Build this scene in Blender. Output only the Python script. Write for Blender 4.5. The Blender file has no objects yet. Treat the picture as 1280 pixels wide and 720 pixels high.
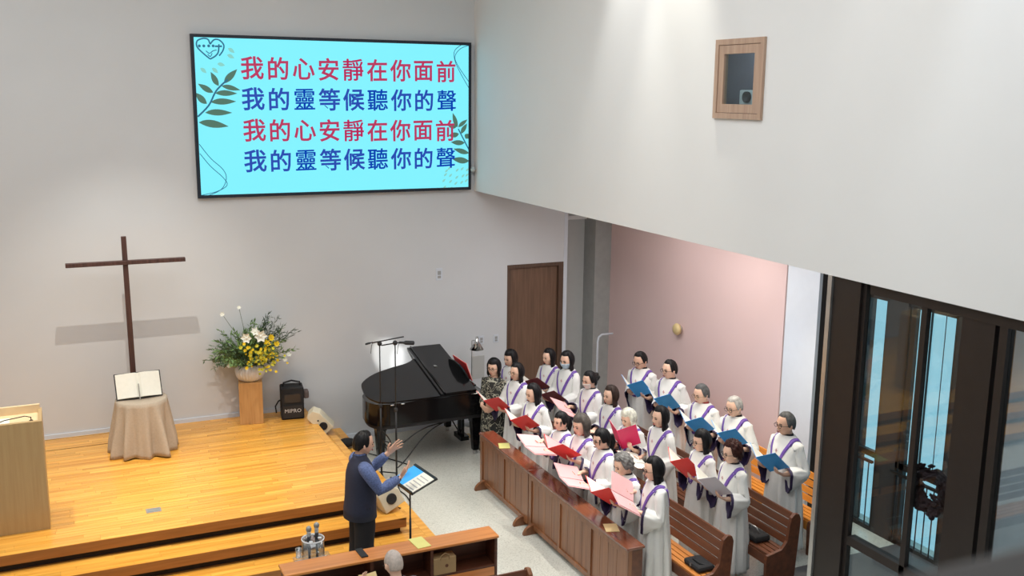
import bpy, bmesh, math, random
import numpy as np
from mathutils import Vector, Matrix
from mathutils.bvhtree import BVHTree
random.seed(7)
SC = bpy.context.scene
COL = SC.collection
PI = math.pi
R = math.radians

# ------------------------------------------------------------------ camera
yaw, pitch, roll = R(24.840), R(11.014), R(0.590)
cf = Vector((math.sin(yaw)*math.cos(pitch), math.cos(yaw)*math.cos(pitch), -math.sin(pitch)))
cr = Vector((math.cos(yaw), -math.sin(yaw), 0)); cu = cr.cross(cf)
cr2 = cr*math.cos(roll)+cu*math.sin(roll); cu2 = -cr*math.sin(roll)+cu*math.cos(roll)
cam_d = bpy.data.cameras.new('camera'); cam = bpy.data.objects.new('camera', cam_d); COL.objects.link(cam)
m4 = Matrix((cr2, cu2, -cf)).transposed().to_4x4(); m4.translation = Vector((0, 0, 5.5))
cam.matrix_world = m4
cam_d.sensor_width = 36; cam_d.lens = 1254.7/1280*36; cam_d.clip_start = .05; cam_d.clip_end = 200
cam_d.dof.use_dof = True; cam_d.dof.focus_distance = 13.0; cam_d.dof.aperture_fstop = 3.0
SC.camera = cam

# ------------------------------------------------------------------ exposure, world
vs = SC.view_settings
vs.view_transform = 'Standard'; vs.look = 'None'; vs.gamma = 1; vs.exposure = 0.12; vs.use_curve_mapping = False
w = bpy.data.worlds.new('sky'); SC.world = w; w.use_nodes = True
w.node_tree.nodes['Background'].inputs[0].default_value = (.52, .80, .90, 1)
w.node_tree.nodes['Background'].inputs[1].default_value = 1.0

# ------------------------------------------------------------------ lights
def area(name, loc, size, energy, col=(1, 1, 1), rot=(0, 0, 0), sy=None):
    d = bpy.data.lights.new(name, 'AREA'); d.size = size; d.energy = energy; d.color = col
    if sy: d.shape = 'RECTANGLE'; d.size_y = sy
    o = bpy.data.objects.new(name, d); COL.objects.link(o); o.location = loc; o.rotation_euler = rot; return o
def spot(name, loc, target, energy, ang, blend=.5, col=(1, 1, 1), rad=.04):
    d = bpy.data.lights.new(name, 'SPOT'); d.energy = energy; d.spot_size = R(ang); d.spot_blend = blend; d.color = col
    d.shadow_soft_size = rad
    o = bpy.data.objects.new(name, d); COL.objects.link(o); o.location = loc
    o.rotation_euler = (Vector(target)-Vector(loc)).to_track_quat('-Z', 'Y').to_euler(); return o
area('hall_ceiling_light', (1.0, 6.5, 8.45), 7.0, 470, (.97, .985, 1.0), sy=9)
area('stage_ceiling_light', (-1.5, 12.0, 8.4), 3.0, 50, (1.0, .97, .92), sy=3)
spot('cross_downlight', (.86, 12.36, 7.4), (1.0, 14.0, .6), 560, 62, .8, (1, .93, .82), .015)
spot('stage_downlight', (-1.5, 12.0, 8.2), (-.5, 12.0, .6), 900, 50, .9, (1, .90, .74), .1)
spot('stage_downlight', (2.0, 11.5, 8.2), (2.2, 11.8, .4), 1100, 44, .9, (1, .90, .74), .1)
for yy in (8.6, 10.2, 12.0): spot('choir_fill_spot', (4.7, yy-.4, 8.3), (5.45, yy, 0), 560, 25, .8, (1, .98, .94), .12)  # unseen spots added to light the front choir row
for yy, e, c in ((10.35, 420, (1, .99, .95)), (9.35, 560, (1, .96, .84)), (6.2, 120, (1, .98, .95)), (5.0, 340, (.85, .92, 1))):
    spot('wall_washer', (6.0, yy, 8.5), (6.02, yy, 4.2), e, 44, .8, c, .03)
spot('bench_fill_spot', (7.7, 9.4, 3.88), (8.2, 8.9, 0), 130, 90, .8, (1, .86, .62), .05)  # added warm spot that brightens the honey bench, no lamp visible there
spot('pier_fill_spot', (7.4, 10.4, 3.85), (8.9, 10.3, 1.6), 48, 44, .9, (.66, .82, 1), .3)  # added cool spot giving the pier its daylight look
spot('pink_wall_fill_spot', (7.9, 10.9, 3.86), (8.9, 11.2, 1.6), 32, 110, 1, (1, .93, .86), .2)  # added spot, shapes the bright-to-dark gradient on the pink wall
spot('lid_reflection_stand_in', (1.2, 6.5, 7.6), (4.80, 15.08, 1.30), 4200, 3.0, .6, (1, .98, .92), .03)  # these spots are added in place of light bounced off the piano lid
spot('lid_reflection_stand_in', (1.2, 6.5, 7.6), (5.12, 15.08, 1.12), 3600, 3.2, .6, (1, .98, .94), .03)
spot('lid_reflection_stand_in', (1.2, 6.5, 7.6), (4.52, 15.08, 1.56), 700, 2.0, 1, (1, .93, .72), .03)
area('vestibule_light', (8.6, 7.0, 3.8), 1.0, 12, (.75, .9, 1))
area('side_room_fill', (7.9, 2.6, 3.85), 1.5, 75, (.8, .92, 1), (R(35), 0, 0))  # added fill for the wall seen through the big right pane
area('rear_rows_fill', (7.3, 10.8, 3.88), 1.8, 95, (1, .97, .95), sy=4.6)  # added fill under the soffit for the rear choir rows
d_ = bpy.data.lights.new('booth_fill', 'POINT'); d_.energy = 3; d_.shadow_soft_size = .05; o_ = bpy.data.objects.new('booth_fill', d_); COL.objects.link(o_); o_.location = (6.95, 8.3, 5.9)  # added point light that lifts the dark booth interior

# ------------------------------------------------------------------ materials
MATS = {}
def nt(name):
    m = bpy.data.materials.new(name); m.use_nodes = True
    n = m.node_tree.nodes; return m, n, m.node_tree.links, n['Principled BSDF']
def mat(name, col, rough=.6, metal=0, var=.06, scale=8, bump=0, emis=0, spec=None, coat=0):
    if name in MATS: return MATS[name]
    m, n, l, b = nt(name)
    tc = n.new('ShaderNodeTexCoord'); no = n.new('ShaderNodeTexNoise'); no.inputs['Scale'].default_value = scale
    no.inputs['Detail'].default_value = 4
    l.new(tc.outputs['Object'], no.inputs['Vector'])
    cr_ = n.new('ShaderNodeValToRGB')
    cr_.color_ramp.elements[0].position = .3; cr_.color_ramp.elements[1].position = .7
    cr_.color_ramp.elements[0].color = tuple(max(0, c*(1-var)) for c in col)+(1,)
    cr_.color_ramp.elements[1].color = tuple(min(1, c*(1+var)) for c in col)+(1,)
    l.new(no.outputs['Fac'], cr_.inputs[0]); l.new(cr_.outputs[0], b.inputs['Base Color'])
    b.inputs['Roughness'].default_value = rough; b.inputs['Metallic'].default_value = metal
    if spec is not None: b.inputs['Specular IOR Level'].default_value = spec
    if coat: b.inputs['Coat Weight'].default_value = coat; b.inputs['Coat Roughness'].default_value = .08
    if bump:
        bp = n.new('ShaderNodeBump'); bp.inputs['Strength'].default_value = bump; bp.inputs['Distance'].default_value = .01
        l.new(no.outputs['Fac'], bp.inputs['Height']); l.new(bp.outputs[0], b.inputs['Normal'])
    if emis:
        l.new(cr_.outputs[0], b.inputs['Emission Color']); b.inputs['Emission Strength'].default_value = emis
    MATS[name] = m; return m
def wood(name, c0, c1, axis=0, rough=.4, island=.0, gscale=3, coat=0):
    """grain stretched along axis; 'island' gives every separate board its own tone"""
    if name in MATS: return MATS[name]
    m, n, l, b = nt(name)
    tc = n.new('ShaderNodeTexCoord'); mp = n.new('ShaderNodeMapping')
    s = [gscale*12]*3; s[axis] = gscale*.6; mp.inputs['Scale'].default_value = s
    geo = n.new('ShaderNodeNewGeometry')
    add = n.new('ShaderNodeVectorMath'); add.operation = 'ADD'
    l.new(tc.outputs['Object'], add.inputs[0])
    mul = n.new('ShaderNodeMath'); mul.operation = 'MULTIPLY'; mul.inputs[1].default_value = 9 if island else 0
    l.new(geo.outputs['Random Per Island'], mul.inputs[0]); l.new(mul.outputs[0], add.inputs[1])
    l.new(add.outputs[0], mp.inputs['Vector'])
    no = n.new('ShaderNodeTexNoise'); no.inputs['Scale'].default_value = 1; no.inputs['Detail'].default_value = 6
    l.new(mp.outputs[0], no.inputs['Vector'])
    cr_ = n.new('ShaderNodeValToRGB'); e = cr_.color_ramp.elements
    e[0].position = .3; e[1].position = .72; e[0].color = c0+(1,); e[1].color = c1+(1,)
    l.new(no.outputs['Fac'], cr_.inputs[0]); out = cr_.outputs[0]
    if island:
        hs = n.new('ShaderNodeHueSaturation'); mr = n.new('ShaderNodeMapRange')
        mr.inputs['To Min'].default_value = 1-island; mr.inputs['To Max'].default_value = 1+island
        l.new(geo.outputs['Random Per Island'], mr.inputs[0]); l.new(mr.outputs[0], hs.inputs['Value'])
        l.new(out, hs.inputs['Color']); out = hs.outputs[0]
    l.new(out, b.inputs['Base Color']); b.inputs['Roughness'].default_value = rough
    if coat: b.inputs['Coat Weight'].default_value = coat; b.inputs['Coat Roughness'].default_value = .12
    MATS[name] = m; return m
def terrazzo():
    m, n, l, b = nt('terrazzo')
    tc = n.new('ShaderNodeTexCoord'); vo = n.new('ShaderNodeTexVoronoi'); vo.inputs['Scale'].default_value = 85
    l.new(tc.outputs['Object'], vo.inputs['Vector'])
    cr_ = n.new('ShaderNodeValToRGB'); e = cr_.color_ramp.elements
    e[0].position = 0; e[0].color = (.42, .42, .37, 1); e[1].position = 1; e[1].color = (.66, .66, .59, 1)
    x = e.new(.22); x.color = (.52, .52, .46, 1); x = e.new(.35); x.color = (.59, .59, .53, 1)
    l.new(vo.outputs['Color'], cr_.inputs[0]); l.new(cr_.outputs[0], b.inputs['Base Color'])
    b.inputs['Roughness'].default_value = .16; b.inputs['Specular IOR Level'].default_value = .6
    return m
def glassm(name, tint=(.85, .93, .95), refl=.12, a=.9):
    m = bpy.data.materials.new(name); m.use_nodes = True; n = m.node_tree.nodes; l = m.node_tree.links
    n.remove(n['Principled BSDF'])
    t = n.new('ShaderNodeBsdfTransparent'); t.inputs[0].default_value = tuple(c*a for c in tint)+(1,)
    g = n.new('ShaderNodeBsdfGlossy'); g.inputs['Roughness'].default_value = .02
    f = n.new('ShaderNodeLayerWeight'); f.inputs[0].default_value = .5
    pw = n.new('ShaderNodeMath'); pw.operation = 'POWER'; pw.inputs[1].default_value = 5; l.new(f.outputs['Facing'], pw.inputs[0])
    ad = n.new('ShaderNodeMath'); ad.operation = 'ADD'; ad.inputs[1].default_value = refl; ad.use_clamp = True; l.new(pw.outputs[0], ad.inputs[0])
    mx = n.new('ShaderNodeMixShader'); l.new(ad.outputs[0], mx.inputs[0]); l.new(t.outputs[0], mx.inputs[1]); l.new(g.outputs[0], mx.inputs[2])
    l.new(mx.outputs[0], n['Material Output'].inputs[0]); MATS[name] = m; return m
def flat_emit(name, col, s=1.0):
    if name in MATS: return MATS[name]
    m, n, l, b = nt(name)
    no = n.new('ShaderNodeTexNoise'); no.inputs['Scale'].default_value = 2
    mx = n.new('ShaderNodeMixRGB'); mx.inputs[0].default_value = .0; mx.inputs[1].default_value = col+(1,)
    l.new(no.outputs['Color'], mx.inputs[2])
    b.inputs['Base Color'].default_value = (.01, .01, .01, 1); b.inputs['Roughness'].default_value = .5
    l.new(mx.outputs[0], b.inputs['Emission Color']); b.inputs['Emission Strength'].default_value = s
    MATS[name] = m; return m
def lin(r, g, b):
    return tuple(((c/255)/12.92 if c/255 <= .04045 else ((c/255+.055)/1.055)**2.4) for c in (r, g, b))
M_wall = mat('wall_paint', (.655, .68, .705), .75, var=.015, scale=1.5)
M_wallR = mat('white_paint', (.78, .785, .78), .7, var=.01, scale=1.5)
M_pink = mat('pink_paint', (.70, .53, .52), .75, var=.02, scale=1)
M_grey = mat('grey_paint', (.50, .51, .50), .75, var=.02)
M_light = mat('pale_daylight_tint', (.66, .71, .78), .7, var=.015)  # bluish daylight on the pier is tinted into this pale colour
M_terr = terrazzo()
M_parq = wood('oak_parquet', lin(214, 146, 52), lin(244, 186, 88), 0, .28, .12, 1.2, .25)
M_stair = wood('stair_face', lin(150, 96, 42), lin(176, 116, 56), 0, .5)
M_shadejoint = mat('step_shade_and_joint', (.03, .02, .015), .8)  # near-black: painted-in shade under the step nosings, also the hatch joints
M_pew = wood('pew_wood', lin(118, 74, 46), lin(158, 104, 66), 2, .35, .14, 1.5, .2)
M_pewtop = wood('pew_top', lin(116, 62, 42), lin(140, 84, 58), 1, .15, .05, 1.5, .8)
M_benchd = wood('bench_wood', lin(88, 50, 32), lin(118, 68, 42), 1, .4, .12, 1.5, .2)
M_bencho = wood('bench_seat', lin(180, 110, 48), lin(214, 140, 70), 1, .4, .12, 1.5, .2)
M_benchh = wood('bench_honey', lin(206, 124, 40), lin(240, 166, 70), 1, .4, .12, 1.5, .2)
M_desk = wood('desk_top', lin(206, 124, 58), lin(238, 158, 86), 0, .3, .1, 1.2, .4)
M_deskd = wood('desk_body', lin(70, 38, 26), lin(100, 56, 36), 0, .45, .1)
M_door = wood('door_veneer', lin(100, 76, 60), lin(126, 96, 76), 2, .5)
M_doorf = wood('door_frame_wood', lin(80, 60, 48), lin(100, 76, 60), 2, .5)
M_cross = wood('cross_wood', lin(60, 38, 34), lin(92, 62, 54), 2, .5)
M_ped = wood('pedestal_wood', lin(190, 142, 88), lin(208, 162, 106), 2, .5)
M_lect = wood('lectern_wood', lin(176, 146, 100), lin(186, 158, 112), 2, .4)
M_lectt = mat('lectern_top', lin(226, 200, 160), .5)
M_winw = wood('window_frame_wood', lin(172, 142, 122), lin(192, 164, 142), 2, .5)
M_blk = mat('black_lacquer', (.006, .006, .007), .14, spec=.35, coat=.15)
M_blkm = mat('black_metal', (.012, .012, .013), .4)
M_blkp = mat('black_plastic', (.02, .02, .022), .6)
M_blkf = mat('black_fabric', (.015, .015, .017), .9, bump=.3, scale=60)
M_frame = mat('dark_aluminium', (.028, .022, .020), .4, metal=.3)
M_cloth = mat('taupe_tablecloth', lin(182, 168, 150), .9, var=.05, scale=40, bump=.2)
M_page = mat('paper', lin(236, 234, 222), .8, var=.02, scale=20)
M_yel = mat('yellow_paper', lin(232, 226, 140), .8, var=.03)
M_cream = mat('cream_paper', lin(232, 206, 150), .8, var=.03)
M_vase = mat('white_ceramic', (.72, .70, .68), .5, var=.05)
M_spkw = mat('white_speaker_shell', lin(226, 216, 190), .5)
M_silver = mat('brushed_silver', (.55, .56, .56), .3, metal=.8)
M_chrome = mat('chrome', (.7, .7, .7), .15, metal=1)
M_kraft = mat('kraft_paper', lin(176, 146, 104), .8, var=.05)
M_skin = mat('skin', lin(238, 194, 168), .5, var=.04, scale=12)
M_skin2 = mat('skin_tan', lin(222, 176, 150), .5, var=.04, scale=12)
M_lip = mat('lips', lin(176, 92, 84), .5); M_eye = mat('eye_dark', (.012, .008, .007), .3)
M_brow = mat('eyebrow_hair', (.02, .015, .012), .8)
M_robe = mat('white_robe_cloth', (.80, .79, .76), .75, var=.02, scale=20)
M_purp = mat('purple_satin', lin(112, 78, 168), .4, var=.08)
M_dpurp = mat('dark_purple_lining', lin(48, 34, 72), .6, var=.1)
M_under = mat('dark_clothing', (.02, .018, .022), .8)
M_redshirt = mat('red_collar', lin(150, 40, 44), .7)
M_red = mat('red_folder', lin(255, 72, 72), .4, var=.03); M_mag = mat('magenta_folder', lin(250, 48, 112), .4, var=.03)
M_mar = mat('maroon_folder', lin(120, 26, 40), .4, var=.05); M_blue = mat('blue_folder', lin(66, 176, 255), .4, var=.03)
M_pnk = mat('pink_sheet', lin(240, 186, 186), .7, var=.03); M_whf = mat('white_folder', lin(226, 224, 236), .5, var=.02)
M_brn = mat('brown_folder', lin(110, 60, 50), .5, var=.02)
M_mask = mat('pale_blue_mask', lin(196, 216, 230), .8); M_maskw = mat('white_mask', lin(232, 222, 214), .8)
M_navy = mat('navy_vest_cloth', lin(38, 42, 62), .8, var=.1, scale=50)
M_denim = mat('blue_patterned_shirt', lin(92, 108, 152), .8, var=.35, scale=70)
M_trous = mat('black_trousers', lin(22, 21, 26), .85)
M_acryl = glassm('clear_acrylic', (.93, .95, .97), .16, .97)
M_glass = glassm('door_glass', (.88, .96, .98), .045, .96)
M_glassr = glassm('reflecting_glass', (.85, .90, .92), .16, .85)
HAIR = {k: mat('hair_'+k, c, r, var=.35, scale=25, spec=.25) for k, c, r in (
    ('black', (.008, .007, .008), .45), ('brown', (.035, .02, .015), .5), ('grey', (.20, .19, .18), .6),
    ('white', (.78, .74, .62), .6), ('auburn', (.05, .016, .012), .55), ('ash', (.09, .075, .065), .55), ('silver', (.42, .40, .38), .6), ('salt', (.10, .10, .10), .55))}

# ------------------------------------------------------------------ mesh builder
class MB:
    def __init__(s): s.v = []; s.f = []; s.m = []
    def add(s, vs, fs, mi=0):
        o = len(s.v); s.v += [tuple(x) for x in vs]; s.f += [tuple(i+o for i in f) for f in fs]; s.m += [mi]*len(fs); return s
    def box(s, x0, x1, y0, y1, z0, z1, mi=0):
        v = [(x, y, z) for x in (x0, x1) for y in (y0, y1) for z in (z0, z1)]
        return s.add(v, [(0, 1, 3, 2), (4, 6, 7, 5), (0, 4, 5, 1), (2, 3, 7, 6), (0, 2, 6, 4), (1, 5, 7, 3)], mi)
    def obox(s, c, ax, ay, az, mi=0):
        c, ax, ay, az = map(Vector, (c, ax, ay, az)); v = [c+ax*i+ay*j+az*k for i in (-1, 1) for j in (-1, 1) for k in (-1, 1)]
        return s.add(v, [(0, 1, 3, 2), (4, 6, 7, 5), (0, 4, 5, 1), (2, 3, 7, 6), (0, 2, 6, 4), (1, 5, 7, 3)], mi)
    def rings(s, rs, caps=True, mi=0):
        n = len(rs[0]); v = [p for r in rs for p in r]; f = []
        for i in range(len(rs)-1):
            for j in range(n):
                k = (j+1) % n; f.append((i*n+j, i*n+k, (i+1)*n+k, (i+1)*n+j))
        if caps: f.append(tuple(range(n))[::-1]); f.append(tuple((len(rs)-1)*n+j for j in range(n)))
        return s.add(v, f, mi)
    def tube(s, pts, rad, n=8, caps=True, mi=0, flat=1.0, up=None):
        pts = [Vector(p) for p in pts]
        if not hasattr(rad, '__len__'): rad = [rad]*len(pts)
        rs = []; a = None
        for i, p in enumerate(pts):
            d = (pts[min(i+1, len(pts)-1)]-pts[max(i-1, 0)]).normalized()
            if a is None:
                a = Vector(up) if up else (Vector((0, 0, 1)) if abs(d.z) < .9 else Vector((1, 0, 0)))
            a = (a-d*a.dot(d)).normalized(); b = d.cross(a)
            rs.append([p+(a*math.cos(2*PI*j/n)*flat+b*math.sin(2*PI*j/n))*rad[i] for j in range(n)])
        return s.rings(rs, caps, mi)
    def lathe(s, prof, n=24, c=(0, 0, 0), mi=0, caps=True):
        return s.rings([[(c[0]+r*math.cos(2*PI*j/n), c[1]+r*math.sin(2*PI*j/n), c[2]+z) for j in range(n)] for r, z in prof], caps, mi)
    def ell(s, c, rx, ry, rz, n=12, k=8, mi=0):
        rs = []
        for i in range(k+1):
            t = PI*i/k; q = max(math.sin(t), .02)
            rs.append([(c[0]+rx*q*math.cos(2*PI*j/n), c[1]+ry*q*math.sin(2*PI*j/n), c[2]-rz*math.cos(t)) for j in range(n)])
        return s.rings(rs, True, mi)
    def prism(s, poly, off, mi=0):
        n = len(poly); off = Vector(off); v = [Vector(p) for p in poly]+[Vector(p)+off for p in poly]
        f = [tuple(range(n))[::-1], tuple(range(n, 2*n))]+[(i, (i+1) % n, n+(i+1) % n, n+i) for i in range(n)]
        return s.add(v, f, mi)
    def xf(s, M):
        s.v = [tuple(M @ Vector(p)) for p in s.v]; return s
    def build(s, name, mats, parent=None, smooth=False, bevel=0, fix=True):
        me = bpy.data.meshes.new(name); me.from_pydata(s.v, [], s.f)
        mats = mats if isinstance(mats, (list, tuple)) else [mats]
        for m in mats: me.materials.append(m)
        if len(mats) > 1: me.polygons.foreach_set('material_index', s.m)
        if fix:
            bm = bmesh.new(); bm.from_mesh(me); bmesh.ops.recalc_face_normals(bm, faces=bm.faces); bm.to_mesh(me); bm.free()
        if smooth: me.polygons.foreach_set('use_smooth', [True]*len(me.polygons))
        o = bpy.data.objects.new(name, me); COL.objects.link(o)
        if parent is not None: o.parent = parent
        if bevel:
            b = o.modifiers.new('bevel', 'BEVEL'); b.width = bevel; b.segments = 2; b.limit_method = 'ANGLE'
        return o
def thing(name, label, cat, loc=(0, 0, 0), rz=0, group=None, scale=None):
    o = bpy.data.objects.new(name, None); COL.objects.link(o); o.location = loc; o.rotation_euler = (0, 0, rz)
    o.empty_display_size = .1
    if scale: o.scale = (scale,)*3
    o['label'] = label; o['category'] = cat
    if group: o['group'] = group
    return o
def tag(o, label, cat, group=None):
    o['label'] = label; o['category'] = cat
    if group: o['group'] = group
    return o
def struct(name, mb, m, **k):
    o = mb.build(name, m, **k); o['kind'] = 'structure'; return o
def stuff(o): o['kind'] = 'stuff'; return o

# ------------------------------------------------------------------ setting
YW = 15.08; XR = 6.28
struct('floor', MB().box(-7.2, 9.6, -3.2, 16.2, -.1, 0), M_terr)
struct('wall_back', MB().box(-7.2, 6.89, YW, YW+.2, 0, 8.6).box(6.89, 7.95, YW, YW+.2, 2.66, 8.6).box(7.95, 8.02, YW, YW+.2, 0, 8.6), M_wall)
uw = MB()
uw.box(XR, XR+.25, -3.2, 7.88, 3.93, 8.6).box(XR, XR+.25, 8.64, YW, 3.93, 8.6).box(XR, XR+.25, 7.88, 8.64, 3.93, 5.27).box(XR, XR+.25, 7.88, 8.64, 6.04, 8.6)
struct('wall_right_upper', uw, M_wallR)
struct('ceiling_soffit', MB().box(XR+.25, 9.6, -3.2, 16.2, 3.93, 4.05), M_wallR)
struct('ceiling', MB().box(-7.2, XR, -3.2, YW+.2, 8.6, 8.75), M_wallR)
struct('wall_left', MB().box(-7.4, -7.2, -3.2, YW+.2, 0, 8.75), M_wall)
struct('wall_rear', MB().box(-7.4, 9.6, -3.4, -3.2, 0, 8.75), M_wallR)
struct('wall_right', MB().box(8.9, 9.05, 10.47, 16.0, 0, 3.93), M_pink)
struct('wall_right_pier', MB().box(8.9, 8.95, 9.83, 10.44, 0, 3.93), M_light)
struct('trim_1', MB().box(8.92, 9.08, 10.44, 10.47, 0, 3.93), M_grey)
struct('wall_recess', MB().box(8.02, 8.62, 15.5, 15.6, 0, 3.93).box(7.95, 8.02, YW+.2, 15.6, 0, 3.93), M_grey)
struct('wall_recess_corner', MB().box(8.58, 8.9, 15.1, 15.5, 0, 3.93), mat('recess_corner_grey', (.36, .37, .36), .75))  # darker grey than the recess wall beside it
struct('trim_2', MB().box(8.03, 8.6, 15.42, 15.5, 3.33, 3.40), M_wallR)
struct('lit_corner_strip', MB().box(7.955, 8.02, YW-.006, YW, 0, 3.93), M_light)  # thin pale strip, the lit wall corner put in as colour
# baseboards
struct('baseboard_back', MB().box(3.5, 6.86, YW-.02, YW, 0, .08).box(-7.2, 3.42, YW-.02, YW, .6, .66), M_light)
# door in the back wall
dr = bpy.data.objects.new('door_1', None); COL.objects.link(dr); dr['kind'] = 'structure'; dr.location = (7.42, YW, 0)
dl = MB().box(-.47, .44, .06, .11, 0, 2.60).build('door_leaf', M_door, dr)
MB().box(-.53, -.47, -.005, .16, 0, 2.66).box(.44, .53, -.005, .16, 0, 2.66).box(-.47, .44, -.005, .16, 2.6, 2.66).build('door_frame', M_doorf, dr)
MB().tube([(.36, .05, 1.0), (.36, .0, 1.0), (.25, -.01, 1.0)], .01).build('door_handle', M_silver, dl, True)
MB().box(-.53, .53, .16, .2, 0, 2.66).build('door_backing', M_doorf, dr)
# projection window in the upper wall
wn = bpy.data.objects.new('window_1', None); COL.objects.link(wn); wn['kind'] = 'structure'; wn.location = (XR, 8.26, 5.655)
def rectframe(x0, x1, oy, oz, t):
    return MB().box(x0, x1, -oy, oy, oz-t, oz).box(x0, x1, -oy, oy, -oz, -oz+t).box(x0, x1, -oy, -oy+t, -oz+t, oz-t).box(x0, x1, oy-t, oy, -oz+t, oz-t)
rectframe(-.03, .04, .385, .39, .055).build('outer_frame', M_winw, wn)
rectframe(-.022, .03, .326, .331, .085).build('inner_frame', M_winw, wn)
MB().box(.0, .006, -.242, .242, -.247, .247).build('pane', M_glass, wn)
MB().box(.04, .9, -.38, -.36, -.385, .385).box(.04, .9, .36, .38, -.385, .385).box(.88, .9, -.36, .36, -.385, .385).box(.04, .9, -.36, .36, -.385, -.36).box(.04, .9, -.36, .36, .36, .385).build('booth_lining', mat('booth_grey', (.20, .21, .25), .8), wn)
pj = thing('projector', 'white projector with a round lens behind the small wooden wall window', 'projector', (XR+.26, 8.33, 5.40))
MB().box(-.12, .2, -.14, .11, .0, .15).build('housing', mat('projector_white', (.6, .62, .62), .5), pj, bevel=.012)
MB().lathe([(.055, 0), (.055, .03), (.04, .035), (.035, .01)], 20).xf(Matrix.Translation((-.12, -.03, .08)) @ Matrix.Rotation(-PI/2, 4, 'Y')).build('lens', M_blkp, pj, True)
MB().box(-.18, .3, -.25, .2, -.03, -.001).build('shelf', M_blkp, pj)

# vestibule: outside windows, glass screen
XE = 9.3
ew = MB()
ew.box(XE, XE+.2, 9.43, 9.83, 0, 3.93).box(XE, XE+.2, 5.0, 9.43, 3.06, 3.93).box(8.955, XE+.2, 9.84, 10.45, 0, 3.93)
ew.box(XE, XE+.2, 8.72, 9.03, 0, 3.06).box(XE, XE+.2, -3.2, 7.98, 0, 3.93)
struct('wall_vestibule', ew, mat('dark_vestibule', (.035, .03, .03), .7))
for i, (y0, y1) in enumerate(((9.03, 9.43), (7.98, 8.72))):
    wv = bpy.data.objects.new('window_%d' % (i+2), None); COL.objects.link(wv); wv['kind'] = 'structure'; wv.location = (XE, y0, 0)
    L = y1-y0
    MB().box(0, .06, 0, .03, 0, 3.06).box(0, .06, L-.03, L, 0, 3.06).box(0, .06, 0, L, .98, 1.06).box(0, .06, 0, L, 0, .06).box(0, .06, 0, L, 3.02, 3.06).build('window_frame', M_frame, wv)
    if i: MB().box(0, .06, L-.13, L-.06, 0, 3.04).box(0, .03, L-.36, L-.352, 1.0, 3.04).build('mullion', M_frame, wv)
    MB().box(.03, .036, .04, L-.04, .06, 3.03).build('pane', M_glass, wv)
    n = int(L/.11)
    for k in range(n): MB().tube([(-.06, .06+k*.11, .08), (-.06, .06+k*.11, .93)], .008).build('guard_bar', M_blkm, wv, True)
    MB().box(-.08, -.04, 0, L, .93, .96).build('guard_rail', M_blkm, wv)
    pass
struct('wall_partition', MB().box(XR+.02, XR+.09, 6.45, 6.78, 0, 3.93), M_frame)
struct('trim_4', MB().box(XR-.005, XR+.04, 6.78, 6.83, 0, 3.93), M_silver)
gs = bpy.data.objects.new('door_2', None); COL.objects.link(gs); gs['kind'] = 'structure'; gs.location = (XR+.05, 0, 0)
def post(y0, y1, z0=0, z1=3.93, n='frame_post', x0=0, x1=.09): return MB().box(x0, x1, y0, y1, z0, z1).build(n, M_frame, gs)
post(5.10, 5.40); post(5.745, 5.80, 0, 3.85, x1=.05); post(6.41, 6.45, x1=.05); post(4.99, 5.06, 0, 3.85); post(1.2, 1.3)
post(-1, 6.36, 3.84, 3.93, 'header', -.01, .12)
post(5.40, 6.41, 1.52, 1.60, 'transom'); post(5.40, 6.41, 0, .1, 'bottom_rail'); post(-1, 5.10, 0, .1, 'bottom_rail')
for a, b, m in ((5.80, 6.41, M_glass), (5.40, 5.745, M_glass)):
    MB().box(.04, .046, a, b, 1.60, 3.84).build('pane', m, gs); MB().box(.04, .046, a, b, .1, 1.52).build('pane', m, gs)
for a, b in ((1.3, 4.99),):
    MB().box(.04, .046, a, b, .1, 3.84).build('pane', M_glassr, gs)
MB().tube([(-.01, 5.86, .9), (-.05, 5.86, .9), (-.05, 5.86, 1.3), (-.01, 5.86, 1.3)], .011).build('door_handle', M_silver, gs, True)
struct('trim_5', MB().box(XR+.2, 9.3, 5.06, 5.16, 0, 3.93), mat('vestibule_side_wall', (.62, .68, .70), .7))

hg = thing('hanging_bag', 'black bag hanging high in the dark gap between pale pier and glass screen', 'bag', (9.22, 9.70, 2.2))
MB().rings([[(.03*math.cos(2*PI*j/12)*w_, .09*math.sin(2*PI*j/12)*w_, z) for j in range(12)] for z, w_ in ((0, .5), (.06, 1), (.3, 1.1), (.5, .5))]).build('body', M_blkf, hg, True)
MB().tube([(0, -.04, .48), (0, 0, .68), (0, .04, .48)], .008, 6).build('strap', M_blkf, hg, True)
hs_ = thing('wall_shelf', 'small white shelf in the dark gap beside the glass screen', 'shelf', (9.16, 9.66, 1.62))
MB().box(-.1, .14, -.18, .14, 0, .03).build('board', M_grey, hs_); MB().box(-.1, .14, .1, .13, -.2, 0).build('bracket', M_grey, hs_)
gb = thing('green_box', 'small green plastic box on the white shelf beside the glass screen', 'box', (9.14, 9.64, 1.65))
MB().box(-.07, .1, -.12, .1, 0, .12).build('body', mat('green_plastic', lin(30, 120, 80), .4), gb, bevel=.01); MB().box(-.08, .11, -.13, .11, .12, .14).build('lid', mat('green_plastic', (0, 0, 0)), gb)
struct('floor_vestibule', MB().box(XR+.15, 9.3, 5.16, 8.6, .001, .012), mat('dark_entrance_mat', (.09, .09, .095), .5))
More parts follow.
